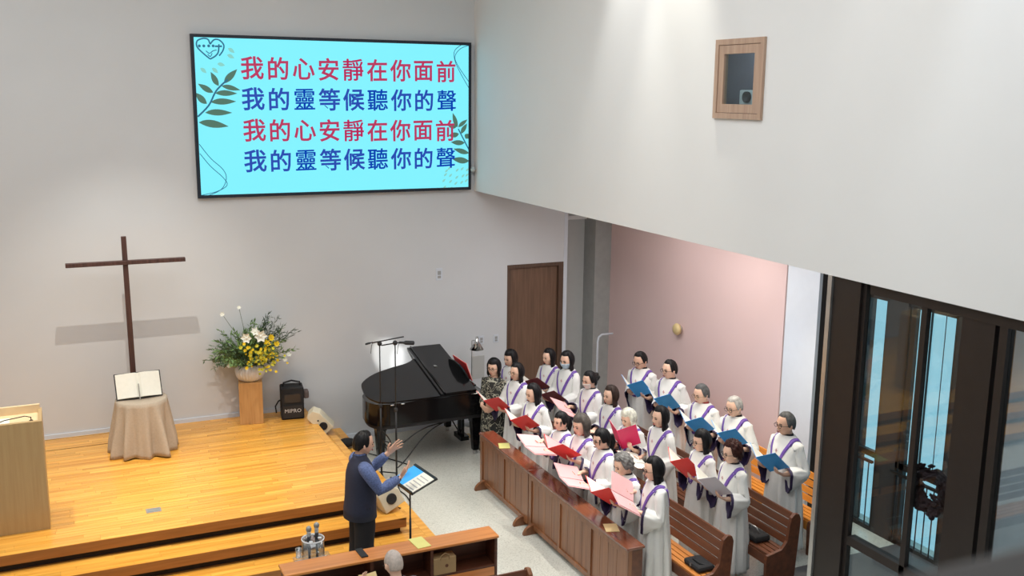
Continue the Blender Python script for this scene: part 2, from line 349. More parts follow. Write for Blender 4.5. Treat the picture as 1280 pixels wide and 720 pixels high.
# wreath behind the glass
wr = thing('wreath', 'dark red dried twig wreath hanging on a thin wire behind the glass door', 'wreath', (6.46, 5.66, 2.30), 0, None, 1.25)
mb = MB(); rnd = random.Random(3)
for i in range(280):
    a = rnd.uniform(0, 2*PI); rr = .115+rnd.gauss(0, .020); c = Vector((rnd.gauss(0, .018), rr*math.cos(a), rr*math.sin(a)))
    t = Vector((rnd.gauss(0, .35), -math.sin(a)+rnd.gauss(0, .4), math.cos(a)+rnd.gauss(0, .4))).normalized()*.035
    mb.tube([c-t, c, c+t], [.006, .016, .005], 5)
stuff(mb.build('twigs', mat('dried_red_twigs', (.035, .012, .014), .8, var=.4), wr))
mb = MB()
for i in range(14):
    a = -PI/2+rnd.gauss(0, .45); rr = .15+rnd.gauss(0, .02); mb.ell((-.02+rnd.gauss(0, .01), rr*math.cos(a), rr*math.sin(a)), .02, .022, .02, 8, 6)
stuff(mb.build('dried_flowers', mat('dried_plum_flowers', (.05, .02, .025), .8, var=.4), wr, True))
MB().tube([(0, 0, .14), (0, 0, 1.26)], .003, 5).build('hanging_wire', M_blkm, wr)

# balcony rail right under the camera
struct('trim_6', MB().box(-2.5, 3.0, .36, .45, 5.10, 5.192).box(-2.5, 3.0, .38, .43, 4.2, 5.10), mat('balcony_rail_paint', (.03, .026, .026), .6), bevel=.01)

# ------------------------------------------------------------------ stage
st = thing('stage', 'honey oak parquet stage with two overhanging steps in front of the white wall', 'stage', (0, 0, 0))
LV = [(.6, 3.41, 11.29), (.4, 3.68, 10.95), (.2, 3.97, 10.60)]
for i, (z, x, y) in enumerate(LV):
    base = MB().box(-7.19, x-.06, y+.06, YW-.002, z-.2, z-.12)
    base.build(['deck_base', 'upper_step_base', 'lower_step_base'][i], M_shadejoint, st)
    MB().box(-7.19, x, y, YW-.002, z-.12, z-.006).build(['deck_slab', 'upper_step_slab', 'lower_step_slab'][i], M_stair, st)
    strips = MB(); wv_ = .072; rnd = random.Random(i+5)
    ymax = YW-.003 if i == 0 else YW-.003
    xlim0 = -7.19
    yy = y
    while yy < ymax-.01:
        y2 = min(yy+wv_, ymax); xx = x if True else 0
        # only the exposed part of a step
        x_lo = xlim0 if (i == 0 or yy < LV[i-1][2]) else LV[i-1][1]-.05
        while xx > x_lo+.01:
            ln = rnd.uniform(.55, 1.25); xa = max(x_lo, xx-ln)
            strips.box(xa+.0012, xx-.0012, yy+.0012, y2-.0012, z-.006, z)
            xx = xa
        yy = y2
    stuff(strips.build(['deck_parquet', 'upper_tread_parquet', 'lower_tread_parquet'][i], M_parq, st))
# side nosing boards of the steps
for i, (z, x, y) in enumerate(LV):
    MB().box(x-.10, x+.004, y, YW-.003, z-.02, z+.002).build('edge_board', M_stair if False else M_parq, st)
fh = thing('floor_hatch', 'thin dark outline of a rectangular hatch in the stage floor left of the table', 'hatch', (.25, 14.8, .601))
MB().box(-.55, .5, -.245, -.237, 0, .0015).box(-.55, .5, .225, .233, 0, .0015).box(.492, .5, -.245, .233, 0, .0015).build('hatch_joint', M_shadejoint, fh)
fs = thing('floor_socket', 'small silver floor socket cover set in the stage near its front edge', 'socket', (.86, 11.9, .601))
MB().box(-.085, .085, -.065, .065, 0, .004).build('rim', M_silver, fs, bevel=.002)
MB().box(-.065, .065, -.045, .045, .004, .007).build('lid', mat('socket_lid_grey', (.35, .38, .38), .4, metal=.5), fs)

# ------------------------------------------------------------------ big screen
S = thing('led_screen', 'large wall screen showing four lines of red and blue song words on cyan', 'screen', (4.075, YW-.06, 5.11))
SW, SH = 2.125, 1.155
MB().box(-SW, SW, .0, .055, -SH, SH).build('housing', M_blkp, S)
MB().box(-SW, SW, -.012, 0, SH-.045, SH).box(-SW, SW, -.012, 0, -SH, -SH+.045).box(-SW, -SW+.045, -.012, 0, -SH+.045, SH-.045).box(SW-.045, SW, -.012, 0, -SH+.045, SH-.045).build('bezel', mat('screen_bezel', (.008, .015, .03), .5), S)
MB().box(-SW+.045, SW-.045, -.006, 0, -SH+.045, SH-.045).build('display', flat_emit('screen_cyan', lin(122, 232, 250)), S)
E_red = flat_emit('screen_red', lin(176, 36, 84)); E_blu = flat_emit('screen_blue', lin(6, 62, 166))
E_grn = flat_emit('screen_green', lin(70, 108, 92)); E_tea = flat_emit('screen_teal', lin(20, 98, 128)); E_pal = flat_emit('screen_pale_green', lin(128, 200, 190))
def px(u, v):
    ul = 237+(v-42)*.0585; vt = 42+13*(u-237)/350; vb = 247-11*(u-249)/337
    return -SW+(u-ul)/(586.7-ul)*2*SW, SH-(v-vt)/(vb-vt)*2*SH
def text(body, x, z, size, m, parent, name, y=-.009, offset=0.0, spacing=1.0, rotx=PI/2, ext=.0006, align='LEFT'):
    c = bpy.data.curves.new(name, 'FONT'); c.body = body; c.size = size; c.offset = offset; c.space_character = spacing; c.extrude = ext; c.align_x = align
    c.materials.append(m); c.resolution_u = 2
    t = bpy.data.objects.new('tmp', c); COL.objects.link(t); dg = bpy.context.evaluated_depsgraph_get()
    me = bpy.data.meshes.new_from_object(t.evaluated_get(dg)); bpy.data.objects.remove(t); bpy.data.curves.remove(c)
    me.name = name
    if not me.materials: me.materials.append(m)
    o = bpy.data.objects.new(name, me); COL.objects.link(o); o.parent = parent; o.location = (x, y, z); o.rotation_euler = (rotx, 0, 0); return o
def chars_line(body, p0, p1, m):
    n = len(body); size = .345
    g = bpy.data.objects.new('lyric_line', None)
    o = None; mb_v = []; 
    obs = []
    for i, ch in enumerate(body):
        t = text(ch, 0, 0, size, m, None, 'c', y=0, offset=(.0 if ch in '靈聲聽靜' else .006), rotx=0)
        co = np.array([v.co[:] for v in t.data.vertices]) if len(t.data.vertices) else np.zeros((1, 3))
        cx, cy = (co[:, 0].min()+co[:, 0].max())/2, (co[:, 1].min()+co[:, 1].max())/2
        q = i/(n-1); xx, zc = px(p0[0]+(p1[0]-p0[0])*q, p0[1]+(p1[1]-p0[1])*q)
        for v in t.data.vertices: 
            X, Yv, Z = v.co; v.co = ((X-cx)*.98+xx, -Z-.009, (Yv-cy)*1.0+zc+.02*(X-cx))
        if ch in '靈聲聽靜':
            base = t.data
            for ox, oz in ((.0045, 0), (-.0045, 0), (0, .0035), (0, -.0035)):
                c2 = t.copy(); c2.data = base.copy(); COL.objects.link(c2)
                for v in c2.data.vertices: v.co.x += ox; v.co.z += oz
                obs.append(c2)
        obs.append(t)
    bm = bmesh.new()
    for t in obs: bm.from_mesh(t.data)
    me = bpy.data.meshes.new('lyric_line'); bm.to_mesh(me); bm.free(); me.materials.append(m)
    for t in obs: bpy.data.objects.remove(t)
    o = bpy.data.objects.new('lyric_line', me); COL.objects.link(o); o.parent = S
    return o
L1 = '我的心安靜在你面前'; L2 = '我的靈等候聽你的聲'
chars_line(L1, (308, 84), (552, 89.5), E_red); chars_line(L2, (309.5, 122), (553, 125), E_blu)
chars_line(L1, (311.5, 161), (551, 162), E_red); chars_line(L2, (313, 199.5), (552, 196), E_blu)
def leafshape(x, z, ang, L, W, m, y=-.0075, nm='printed_leaf'):
    pts = []
    for k in range(9):
        t = k/8; pts.append((t*L, W*math.sin(PI*t**.8)))
    for k in range(7, 0, -1):
        t = k/8; pts.append((t*L, -W*.8*math.sin(PI*t**.9)))
    ca, sa = math.cos(ang), math.sin(ang)
    return MB().prism([(x+a*ca-b*sa, y, z+a*sa+b*ca) for a, b in pts], (0, .0015, 0))
def bx_(z): return z
for x, z, a, L, W in ((-1.62, .50, 70, .0, 0),): pass
mbL = []
for u, v, a, L, W in ((276, 103, 47, .28, .05), (270, 106, 118, .22, .045), (273, 106, -12, .27, .04), (266, 115, 0, .31, .045), (261, 126, 2, .36, .05), (255, 139, 0, .38, .05), (264, 114, 150, .24, .045), (257, 128, 135, .22, .05), (248, 151, -8, .42, .06)):
    x, z = px(u, v); leafshape(x, z, R(a), L, W, E_grn).build('printed_leaf', E_grn, S)
for u, v, a, L, W in ((568, 158, 110, .24, .04), (569, 158, 38, .20, .035), (573, 166, 58, .19, .04), (579, 172, 48, .10, .05), (567, 157, 172, .16, .045), (570, 166, 190, .18, .045), (578, 177, 178, .24, .045), (584, 190, 165, .28, .045), (584, 200, 172, .30, .055)):
    x, z = px(u, v); leafshape(x, z, R(a), L, W, E_grn).build('printed_leaf', E_grn, S)
def pline(pts, m, r=.008, nm='printed_line'):
    P = [px(u, v) for u, v in pts]; Q = []
    for i in range(len(P)-1):
        for k in range(4):
            t = k/4; a = P[max(i-1, 0)]; b = P[i]; c = P[i+1]; d = P[min(i+2, len(P)-1)]
            f = lambda j: .5*((2*b[j])+(-a[j]+c[j])*t+(2*a[j]-5*b[j]+4*c[j]-d[j])*t*t+(-a[j]+3*b[j]-3*c[j]+d[j])*t**3)
            Q.append((f(0), -.0075, f(1)))
    Q.append((P[-1][0], -.0075, P[-1][1]))
    MB().tube(Q, r, 4, up=(0, 1, 0), flat=.12).build(nm, m, S)
pline([(247, 144), (259, 130), (266, 114), (272, 106), (280, 98)], E_tea, .012)
pline([(585, 188), (577, 174), (569, 160)], E_tea, .010)
pline([(249, 178), (262, 196), (276, 210), (280, 222), (274, 236), (256, 245)], E_tea, .005)
pline([(250, 190), (262, 206), (276, 220), (281, 230), (270, 238), (252, 243)], E_tea, .005)
pline([(585, 58), (572, 62), (564, 72), (570, 85), (585, 104)], E_tea, .005)
pline([(576, 56), (564, 64), (564, 76), (572, 92), (585, 112)], E_tea, .005)
pline([(260, 73), (252, 66), (245, 58), (245, 51), (251, 48), (257, 49), (259.5, 55)], E_tea, .010, 'printed_heart')
pline([(259.5, 55), (264, 49.5), (270, 50), (275, 56), (274, 63), (270, 69)], E_tea, .010, 'printed_heart')
pline([(260, 73), (266, 69), (269, 64), (269.5, 55)], E_tea, .010, 'printed_heart')
pline([(265, 57.5), (273, 57.5)], E_tea, .012, 'printed_cross')
for u in (247.5, 252.5, 258, 263): x, z = px(u, 57); MB().ell((x, -.008, z), .02, .001, .02, 8, 6).build('printed_letter', E_tea, S)
pline([(255, 63), (259, 66), (263, 63), (267, 62)], E_tea, .006)
pline([(257, 67), (260, 70), (262, 66)], E_tea, .006)
rnd = random.Random(2)
for u, v, a in ((284, 60, -35), (283, 68, -25), (253, 84, -40), (266, 84, -40), (272, 79, -10)):
    x, z = px(u, v); leafshape(x-.05, z, R(a), .11, .03, E_pal).build('printed_petal', E_pal, S)
for i in range(17):
    u = 551+(i % 5)*7.5+rnd.uniform(-2, 2); v = 211+(i//5)*8+rnd.uniform(-2, 2); x, z = px(min(u, 582), min(v, 235))
    leafshape(x-.02, z-.02, R(45), .075, .018, E_pal).build('printed_petal', E_pal, S)
# small wall camera right of the screen
wc = thing('wall_camera', 'small grey camera on a bracket at the corner right of the big screen', 'camera', (6.19, YW-.04, 4.28))
MB().tube([(-.06, 0, 0), (.02, -.04, 0)], .012).build('bracket', M_blkp, wc, True)
MB().ell((.03, -.06, 0), .035, .045, .045).build('housing', M_grey, wc, True)
# control plates on walls
for nm, loc, w_, h_, lb in (('control_panel', (5.67, YW-.01, 2.59), .055, .1, 'small white control plate alone on the wall between piano and door'),
                     ('light_switch', (6.42, YW-.01, 1.42), .045, .07, 'white light switch plate left of the brown door, left one of the pair'),
                     ('light_switch', (6.69, YW-.01, 1.42), .045, .07, 'white light switch plate nearest to the brown door frame'),
                     ('access_panel', (6.36, YW-.006, .95), .12, .2, 'pale flat access panel low on the wall behind the desk lamp')):
    t = thing(nm, lb, 'switch' if 'switch' in nm else 'panel', loc)
    pl_ = MB().box(-w_, w_, 0, .01, -h_, h_).build('plate', M_light if nm != 'access_panel' else M_grey, t, bevel=.003)
    if nm != 'access_panel':
        MB().box(-w_*.5, w_*.5, -.006, 0, -h_*.1, h_*.55).build('button', mat('plate_grey', (.35, .36, .36), .5), pl_)
        MB().box(-w_*.5, w_*.5, -.005, 0, -h_*.65, -h_*.25).build('button', mat('plate_grey', (.35, .36, .36), .5), pl_)
ws = thing('wall_lamp', 'round beige wall lamp with a brass rim on the pink wall', 'lamp', (8.9, 12.88, 1.87))
MB().lathe([(.03, 0), (.03, .03), (.085, .04), (.095, .07), (.08, .10), (.03, .115)], 24).xf(Matrix.Rotation(-PI/2, 4, 'Y')).build('shade', mat('beige_glass', lin(214, 192, 140), .4), ws, True)
MB().lathe([(.05, 0), (.05, .012)], 20).xf(Matrix.Rotation(-PI/2, 4, 'Y')).build('wall_plate', M_silver, ws, True)
hr = thing('handrail', 'white bent tube handrail standing at the grey recess beside the pink wall', 'handrail', (8.45, 14.7, 0))
MB().tube([(0, 0, 0), (0, 0, 1.28), (.02, 0, 1.36), (.08, 0, 1.40), (.3, 0, 1.40)], .018, 10).build('tube', M_light, hr, True)
MB().lathe([(.05, 0), (.05, .01)], 16).build('foot_plate', M_light, hr)

# ------------------------------------------------------------------ cross, table, book
cx = thing('wooden_cross', 'tall thin dark wooden cross standing on the stage before the wall', 'cross', (.89, 14.55, .6))
MB().prism([(-.028, -.03, 0), (.05, -.03, 0), (.024, -.03, 2.92), (-.042, -.03, 2.92)], (0, .05, 0)).build('upright', M_cross, cx, bevel=.004)
MB().box(-.76, .78, -.062, .02, 2.535, 2.59).build('crossbar', M_cross, cx, bevel=.004)
MB().box(-.2, .2, -.08, .2, 0, .03).build('base_plate', M_cross, cx)
tb = thing('round_table', 'small round table hidden under a taupe cloth, in front of the cross', 'table', (.95, 14.1, .6))
MB().lathe([(.31, .715), (.325, .72), (.325, .74), (.31, .745)], 40).build('tabletop', M_stair, tb)
MB().lathe([(.03, 0), (.03, .715)], 12).build('pedestal_leg', M_stair, tb, True)
cl = MB(); rs = []; n = 160
rs.append([(.02*math.cos(2*PI*j/n), .02*math.sin(2*PI*j/n), .752) for j in range(n)])
rs.append([(.31*math.cos(2*PI*j/n), .31*math.sin(2*PI*j/n), .752) for j in range(n)])
for k in range(14):
    t = k/13; r0 = .335+.075*t; amp = .054*min(1, t*1.3)
    ring = []
    for j in range(n):
        a = 2*PI*j/n
        f = math.sin(11*a+.6*math.sin(2*a))+.45*math.sin(17*a+1.3)+.3*math.sin(5*a)
        tri = 1+.22*max(0, math.cos(4*(a-.5)))**3*t
        r = (r0+amp*f*.8)*tri
        z = .745-t*(.735+.012*math.sin(7*a))
        ring.append((r*math.cos(a), r*math.sin(a), max(.004, z)))
    rs.append(ring)
cl.rings(rs, False)
o = cl.build('tablecloth', M_cloth, None, True); o.location = (.95, 14.1, .6)
o.modifiers.new('thickness', 'SOLIDIFY').thickness = .003
tag(o, 'taupe floor-length cloth draped in folds over the small round table', 'tablecloth')
bk = thing('open_bible', 'large open white-paged book propped up on the taupe table', 'book', (.93, 14.02, 1.356), R(3))
tl = Matrix.Translation((0, .02, 0)) @ Matrix.Rotation(R(-28), 4, 'X')
for q in (-1, 1):
    pr = [(q*t/8*.285, -.014-.030*math.sin(PI*(t/8)**.6)) for t in range(9)]
    poly = pr+[(q*.285, -.003), (0, -.003)]
    v_ = [(x, y, z) for z in (.02, .36) for x, y in poly]; nn = len(poly)
    MB().add(v_, [tuple(range(nn)), tuple(range(nn, 2*nn))]+[(a, (a+1) % nn, nn+(a+1) % nn, nn+a) for a in range(nn)]).xf(tl).build('page_block', M_page, bk)
    MB().box(min(0, q*.30), max(0, q*.30), -.003, .004, .008, .372).xf(tl).build('cover', M_blkp, bk)
MB().box(-.008, .004, -.045, -.03, -.02, .2).xf(tl).build('ribbon', mat('ribbon_grey', (.3, .28, .25), .7), bk)
MB().prism([(-.2, .0, 0), (-.2, .23, 0), (-.2, .21, .3)], (.4, 0, 0)).xf(Matrix.Translation((0, .05, 0))).build('book_rest', M_blkp, bk)

# ------------------------------------------------------------------ pedestal, vase, flowers
pd = thing('flower_pedestal', 'square honey wooden pedestal box carrying the white vase on the stage', 'pedestal', (2.54, 14.78, .6), R(-10))
MB().box(-.17, .17, -.17, .17, 0, .64).build('box', M_ped, pd, bevel=.004)
MB().box(-.172, -.168, -.14, .14, .03, .61).build('side_panel', M_ped, pd)
va = thing('vase', 'round ribbed white ceramic vase on the wooden pedestal', 'vase', (2.54, 14.78, 1.24))
vm = MB(); rs = []
for r, z in ((.12, 0), (.16, .02), (.20, .08), (.215, .14), (.205, .20), (.18, .235), (.165, .25), (.15, .25), (.15, .2), (.1, .05)):
    rs.append([((r+(.005*math.cos(28*2*PI*j/112) if z > .01 and r > .155 else 0))*math.cos(2*PI*j/112), (r+(.005*math.cos(28*2*PI*j/112) if z > .01 and r > .155 else 0))*math.sin(2*PI*j/112), z) for j in range(112)])
vm.rings(rs).build('body', M_vase, va, True)
fl = thing('flower_arrangement', 'green bouquet with yellow blossoms and white lilies in the ribbed vase', 'flowers', (2.54, 14.78, 1.50))
rnd = random.Random(11)
def leaf(mb, p, d, L, W, mi=0):
    d = Vector(d).normalized(); s = d.cross(Vector((rnd.gauss(0, 1), rnd.gauss(0, 1), 1))).normalized(); u = s.cross(d)
    p = Vector(p); mb.add([p, p+d*L*.35+s*W-u*W*.1, p+d*L*.4+u*W*.35, p+d*L*.35-s*W-u*W*.1, p+d*L], [(0, 1, 2), (0, 2, 3), (1, 4, 2), (2, 4, 3)], mi)
def branch(mb, az, el, L, nl, lL, lW, droop=.1, mi=0, st=None):
    d = Vector((math.cos(az)*math.cos(el), math.sin(az)*math.cos(el), math.sin(el))); pts = []
    for k in range(7):
        t = k/6; p = d*L*t+Vector((0, 0, -droop*t*t)); p.x *= .8+.2*t; p.y = min(p.y, .20); pts.append(p)
    st.tube(pts, [.005-.0006*k for k in range(7)], 4)
    for k in range(nl):
        t = .3+.7*(k/nl); i = min(5, int(t*6)); p = pts[i].lerp(pts[i+1], t*6-i)
        dd = (pts[i+1]-pts[i]).normalized()+Vector((rnd.gauss(0, .7), rnd.gauss(0, .7), rnd.gauss(0, .7)))
        leaf(mb, p, dd, lL*rnd.uniform(.7, 1.2), lW, mi)
    return pts[-1]
stems = MB(); l1 = MB(); l2 = MB(); l3 = MB()
for i in range(110):
    az = rnd.uniform(0, 2*PI); branch(l1, az, rnd.uniform(.2, 1.5), rnd.uniform(.40, .76), 16, .08, .013, .06, st=stems)
for i in range(24):
    az = rnd.uniform(PI*.75, PI*1.25); branch(l2, az, rnd.uniform(.15, 1.0), rnd.uniform(.5, .70), 18, .075, .013, .12, st=stems)
for i in range(22):
    az = rnd.uniform(-.6, .5); branch(l3, az, rnd.uniform(.6, 1.25), rnd.uniform(.7, .92), 20, .085, .008, .05, st=stems)
for i in range(14):
    az = rnd.uniform(-PI, 0); branch(l2, az, rnd.uniform(.1, .5), rnd.uniform(.3, .42), 12, .07, .015, .04, st=stems)
stuff(l1.build('mid_green_leaves', mat('leaf_mid_green', lin(112, 142, 84), .6, var=.35, scale=12), fl))
stuff(l2.build('dusty_green_leaves', mat('leaf_dusty_green', lin(100, 122, 92), .6, var=.3, scale=12), fl))
stuff(l3.build('dark_green_leaves', mat('leaf_dark_green', lin(52, 72, 50), .6, var=.3, scale=12), fl))
stuff(stems.build('stems', mat('stem_green', lin(80, 100, 60), .6), fl))
def blossom(c, r, m, n=6, nm='yellow_blossom'):
    mb = MB(); c = Vector(c); ax = Vector((c.x*.6+rnd.gauss(0, .2), -.8, .35+rnd.gauss(0, .2))).normalized(); e1 = ax.cross(Vector((0, 0, 1))).normalized(); e2 = ax.cross(e1)
    for k in range(n):
        a = 2*PI*k/n; d = e1*math.cos(a)+e2*math.sin(a); s = ax.cross(d)
        mb.add([c, c+d*r*.5+s*r*.36+ax*r*.25, c+d*r+ax*r*.35, c+d*r*.5-s*r*.36+ax*r*.25, c+d*r*.5+ax*r*.1], [(0, 1, 4), (0, 4, 3), (1, 2, 4), (4, 2, 3)])
    mb.ell(tuple(c+ax*r*.15), r*.22, r*.22, r*.22, 6, 4)
    mb.build(nm, m, fl)
Yl = mat('yellow_petals', lin(240, 206, 30), .5, var=.1); Yg = mat('lime_petals', lin(214, 206, 60), .5, var=.1); Wl = mat('white_petals', lin(238, 238, 226), .5, var=.03)
for i in range(110):
    blossom((rnd.gauss(.14, .15), -.27-rnd.uniform(0, .12), rnd.gauss(.16, .11)), rnd.uniform(.018, .034), Yl if i % 2 else Yg)
for x, z, r in ((.26, .44, .06), (.2, .36, .055), (.34, .34, .05)): blossom((x, -.33, z), r, Yl, 8)
for x, z, r in ((.12, .47, .10), (-.08, .46, .085), (.04, .54, .07)): blossom((x, -.3, z), r, Wl, 6, 'white_lily')
for x, z, r in ((-.38, .80, .04), (-.14, .88, .035), (.56, .1, .045), (.50, .03, .04), (-.32, .02, .035), (-.42, .05, .03)):
    blossom((x, -.12, z), r, Wl, 6, 'white_daisy'); 
    MB().tube([(0, 0, 0), (x*.5, -.06, z*.6), (x, -.12, z)], .003, 4).build('daisy_stem', mat('stem_green', (0, 0, 0)), fl)

# ------------------------------------------------------------------ portable PA speaker and wedge monitors
pa = thing('portable_speaker', 'black portable loudspeaker in a fabric cover standing on the stage by the pedestal', 'speaker', (3.14, 14.72, .6), R(-8))
MB().box(-.17, .17, -.13, .15, 0, .50).build('cabinet', M_blkf, pa, bevel=.02)
MB().box(-.145, .145, -.137, -.128, .03, .22).build('lower_grille', M_blkp, pa)
MB().box(-.12, .12, -.138, -.128, .27, .40).build('display_window', mat('dark_glossy_window', (.03, .03, .035), .2), pa)
MB().tube([(-.13, 0, .49), (-.12, 0, .55), (0, 0, .58), (.12, 0, .55), (.13, 0, .49)], .022, 8, flat=.6).build('carry_handle', M_blkf, pa, True)
MB().box(.17, .25, -.08, .06, .30, .42).build('side_pouch', mat('grey_brown_pouch', lin(96, 84, 82), .8), pa, bevel=.02)
MB().tube([(.0, 0, 0), (-.12, 0, -.05), (-.17, -.03, -.12), (-.16, -.05, -.22)], .012, 6).xf(Matrix.Translation((-.08, 0, .32))).build('side_strap', M_blkf, pa, True)
text('MIPRO', -.125, .115, .082, mat('logo_silver', (.6, .6, .6), .4), pa, 'logo_lettering', y=-.139, spacing=1.05)
def wedge(name, label, loc, rot, sc=1, pts=[(-.13, 0), (.13, 0), (.13, .17), (.05, .27), (-.10, .27), (-.13, .22)]):
    t = thing(name, label, 'speaker', loc, 0, None, sc); t.rotation_euler = rot
    MB().prism([(x, -.1, z) for x, z in pts], (0, .22, 0)).build('cabinet', M_spkw, t, bevel=.012)
    MB().lathe([(.062, 0), (.062, .008), (.05, .01), (.03, .002), (.0001, .006)], 24, caps=False).xf(Matrix.Translation((0, -.1, .12)) @ Matrix.Rotation(PI/2, 4, 'X')).build('woofer', M_blkp, t, True)
    MB().lathe([(.014, 0), (.012, .006)], 12).xf(Matrix.Translation((0, -.1, .235)) @ Matrix.Rotation(PI/2, 4, 'X')).build('tweeter', M_blkp, t, True)
    MB().box(-.08, .08, .12, .13, .02, .2).build('rear_panel', M_blkp, t)
    return t
wedge('stage_monitor', 'white tilted stage monitor on the side steps beside the bagged loudspeaker', (3.60, 14.30, .48), (R(4), R(-42), R(-20)), 1, [(-.10, 0), (.10, 0), (.10, .30), (.05, .40), (-.06, .40), (-.10, .36)])
wedge('stage_monitor', 'white stage monitor with dark round driver on the step behind the conductor', (3.60, 11.25, .44), (R(-12), R(-22), R(12)), 1.1)
bgm = MB().ell((0, 0, 0), .14, .1, .07, 14, 8).build('cable_bag', M_blkf, None, True); bgm.location = (3.82, 14.15, .28)
tag(bgm, 'small crumpled black cable pouch lying on the side step next to the tilted monitor', 'pouch')

# ------------------------------------------------------------------ lectern with microphones
lc = thing('lectern', 'wide pale gold wooden lectern at the left edge of the stage', 'lectern', (-.78, 11.95, .6))
MB().box(-.55, .53, -.13, -.08, 0, 1.28).build('front_panel', M_lect, lc, bevel=.004)
MB().box(.49, .53, -.08, .4, 0, 1.28).build('side_panel', M_lect, lc); MB().box(-.55, -.51, -.08, .4, 0, 1.28).build('side_panel', M_lect, lc)
MB().box(-.51, .49, -.08, .38, 1.2, 1.235).build('desk_board', M_lectt, lc)
MB().box(-.53, .51, .36, .4, 1.1, 1.33).build('raised_rim', M_lectt, lc)
pp = MB().box(-.2, .2, -.12, .12, 0, .01).build('papers', M_page, None); pp.location = (-.78, 12.05, 1.836)
tag(pp, 'stack of cream papers lying on the gold lectern top', 'papers')
for x0, pts, lb in ((-.36, [(0, 0, 0), (0, -.02, .06), (-.06, -.02, .08), (-.26, 0, .05), (-.42, 0, .0)], 'black gooseneck microphone with low arched neck clipped to the lectern edge'),
                    (-.95, [(0, 0, 0), (.05, 0, .2), (.16, 0, .33), (.25, 0, .38)], 'upright black gooseneck microphone with small round head at the lectern left side')):
    t = thing('gooseneck_microphone', lb, 'microphone', (x0, 11.97, 1.836))
    MB().tube(pts, .006, 6).build('gooseneck', M_blkm, t, True)
    e = Vector(pts[-1]); MB().ell(tuple(e), .016, .016, .016).build('capsule', M_blkp, t, True)
    MB().lathe([(.02, 0), (.02, .02)], 12).build('clip', M_blkp, t)

# ------------------------------------------------------------------ grand piano
pn = thing('grand_piano', 'glossy black grand piano with lid slightly raised and front flap folded back', 'piano', (0, 0, 0))
def smooth_poly(P, k=6):
    Q = []; n = len(P)
    for i in range(n):
        a, b, c, d = [np.array(P[(i+j-1) % n][:2]) for j in range(4)]
        if P[i][2] or P[(i+1) % n][2]:
            if P[i][2] and P[(i+1) % n][2]: Q.append(tuple(b)); continue
        for s in range(k):
            t = s/k
            a2 = b if P[i][2] else a; d2 = c if P[(i+1) % n][2] else d
            Q.append(tuple(.5*((2*b)+(-a2+c)*t+(2*a2-5*b+4*c-d2)*t*t+(-a2+3*b-3*c+d2)*t**3)))
    return Q
rim = [(5.85, 13.50, 1), (4.30, 13.50, 1), (4.12, 13.56, 0), (4.03, 13.72, 0), (4.02, 13.93, 0), (4.08, 14.14, 0), (4.33, 14.36, 0), (4.66, 14.50, 0), (4.95, 14.60, 0), (5.22, 14.82, 0), (5.42, 15.0, 0), (5.85, 15.0, 1)]
rimp = smooth_poly(rim)
def lidz(y, o=0): return 1.03+.22*(y-13.5)+o
def scale_poly(P, s, c=(4.9, 14.2)): return [(c[0]+(x-c[0])*s, c[1]+(y-c[1])*s) for x, y in P]
MB().prism([(x, y, .68) for x, y in scale_poly(rimp, .985)], (0, 0, .33)).build('rim', M_blk, pn)
MB().prism([(x, y, .62) for x, y in scale_poly(rimp, .95)], (0, 0, .06)).build('bottom_frame', M_blkp, pn)
# lid: left part of the same outline, tilted about the near straight edge
lp = [(x, y) for x, y in rimp if x < 5.66]
lp = [(5.66, 13.485)]+[(x, y-.0 if y > 13.55 else y-.015) for x, y in lp]+[(5.66, 15.03)]
v = [(x, y, lidz(y)) for x, y in lp]; n = len(v)
MB().add([(a, b, c) for a, b, c in v]+[(a, b, c+.025) for a, b, c in v], [tuple(range(n)), tuple(range(n, 2*n))]+[(i, (i+1) % n, n+(i+1) % n, n+i) for i in range(n)]).build('lid', M_blk, pn)
def slab(x0, x1, y0, y1, o0, o1):
    v = [(x, y, lidz(y, o)) for o in (o0, o1) for x, y in ((x0, y0), (x1, y0), (x1, y1), (x0, y1))]
    return MB().add(v, [(0, 1, 2, 3), (4, 5, 6, 7), (0, 1, 5, 4), (1, 2, 6, 5), (2, 3, 7, 6), (3, 0, 4, 7)])
slab(5.17, 5.67, 13.49, 15.05, .034, .058).build('lid_flap', M_blk, pn)
slab(5.10, 5.15, 13.49, 15.05, .026, .05).build('flap_hinge_strip', M_blk, pn)
MB().tube([(5.16, 13.5, lidz(13.5, .06)), (5.16, 15.05, lidz(15.05, .06))], .014, 8).build('flap_edge_rail', M_blk, pn, True)
MB().box(5.30, 5.34, 14.3, 14.4, lidz(14.35, .056), lidz(14.35, .062)).build('brass_catch', M_silver, pn)
for x in (4.34, 4.50): MB().tube([(x-.03, 13.49, 1.0), (x+.03, 13.49, 1.0)], .012, 6).build('lid_hinge', M_chrome, pn, True)
MB().tube([(5.0, 14.45, 1.0), (5.0, 14.5, lidz(14.5))], .01, 6).build('lid_prop', M_blk, pn, True)
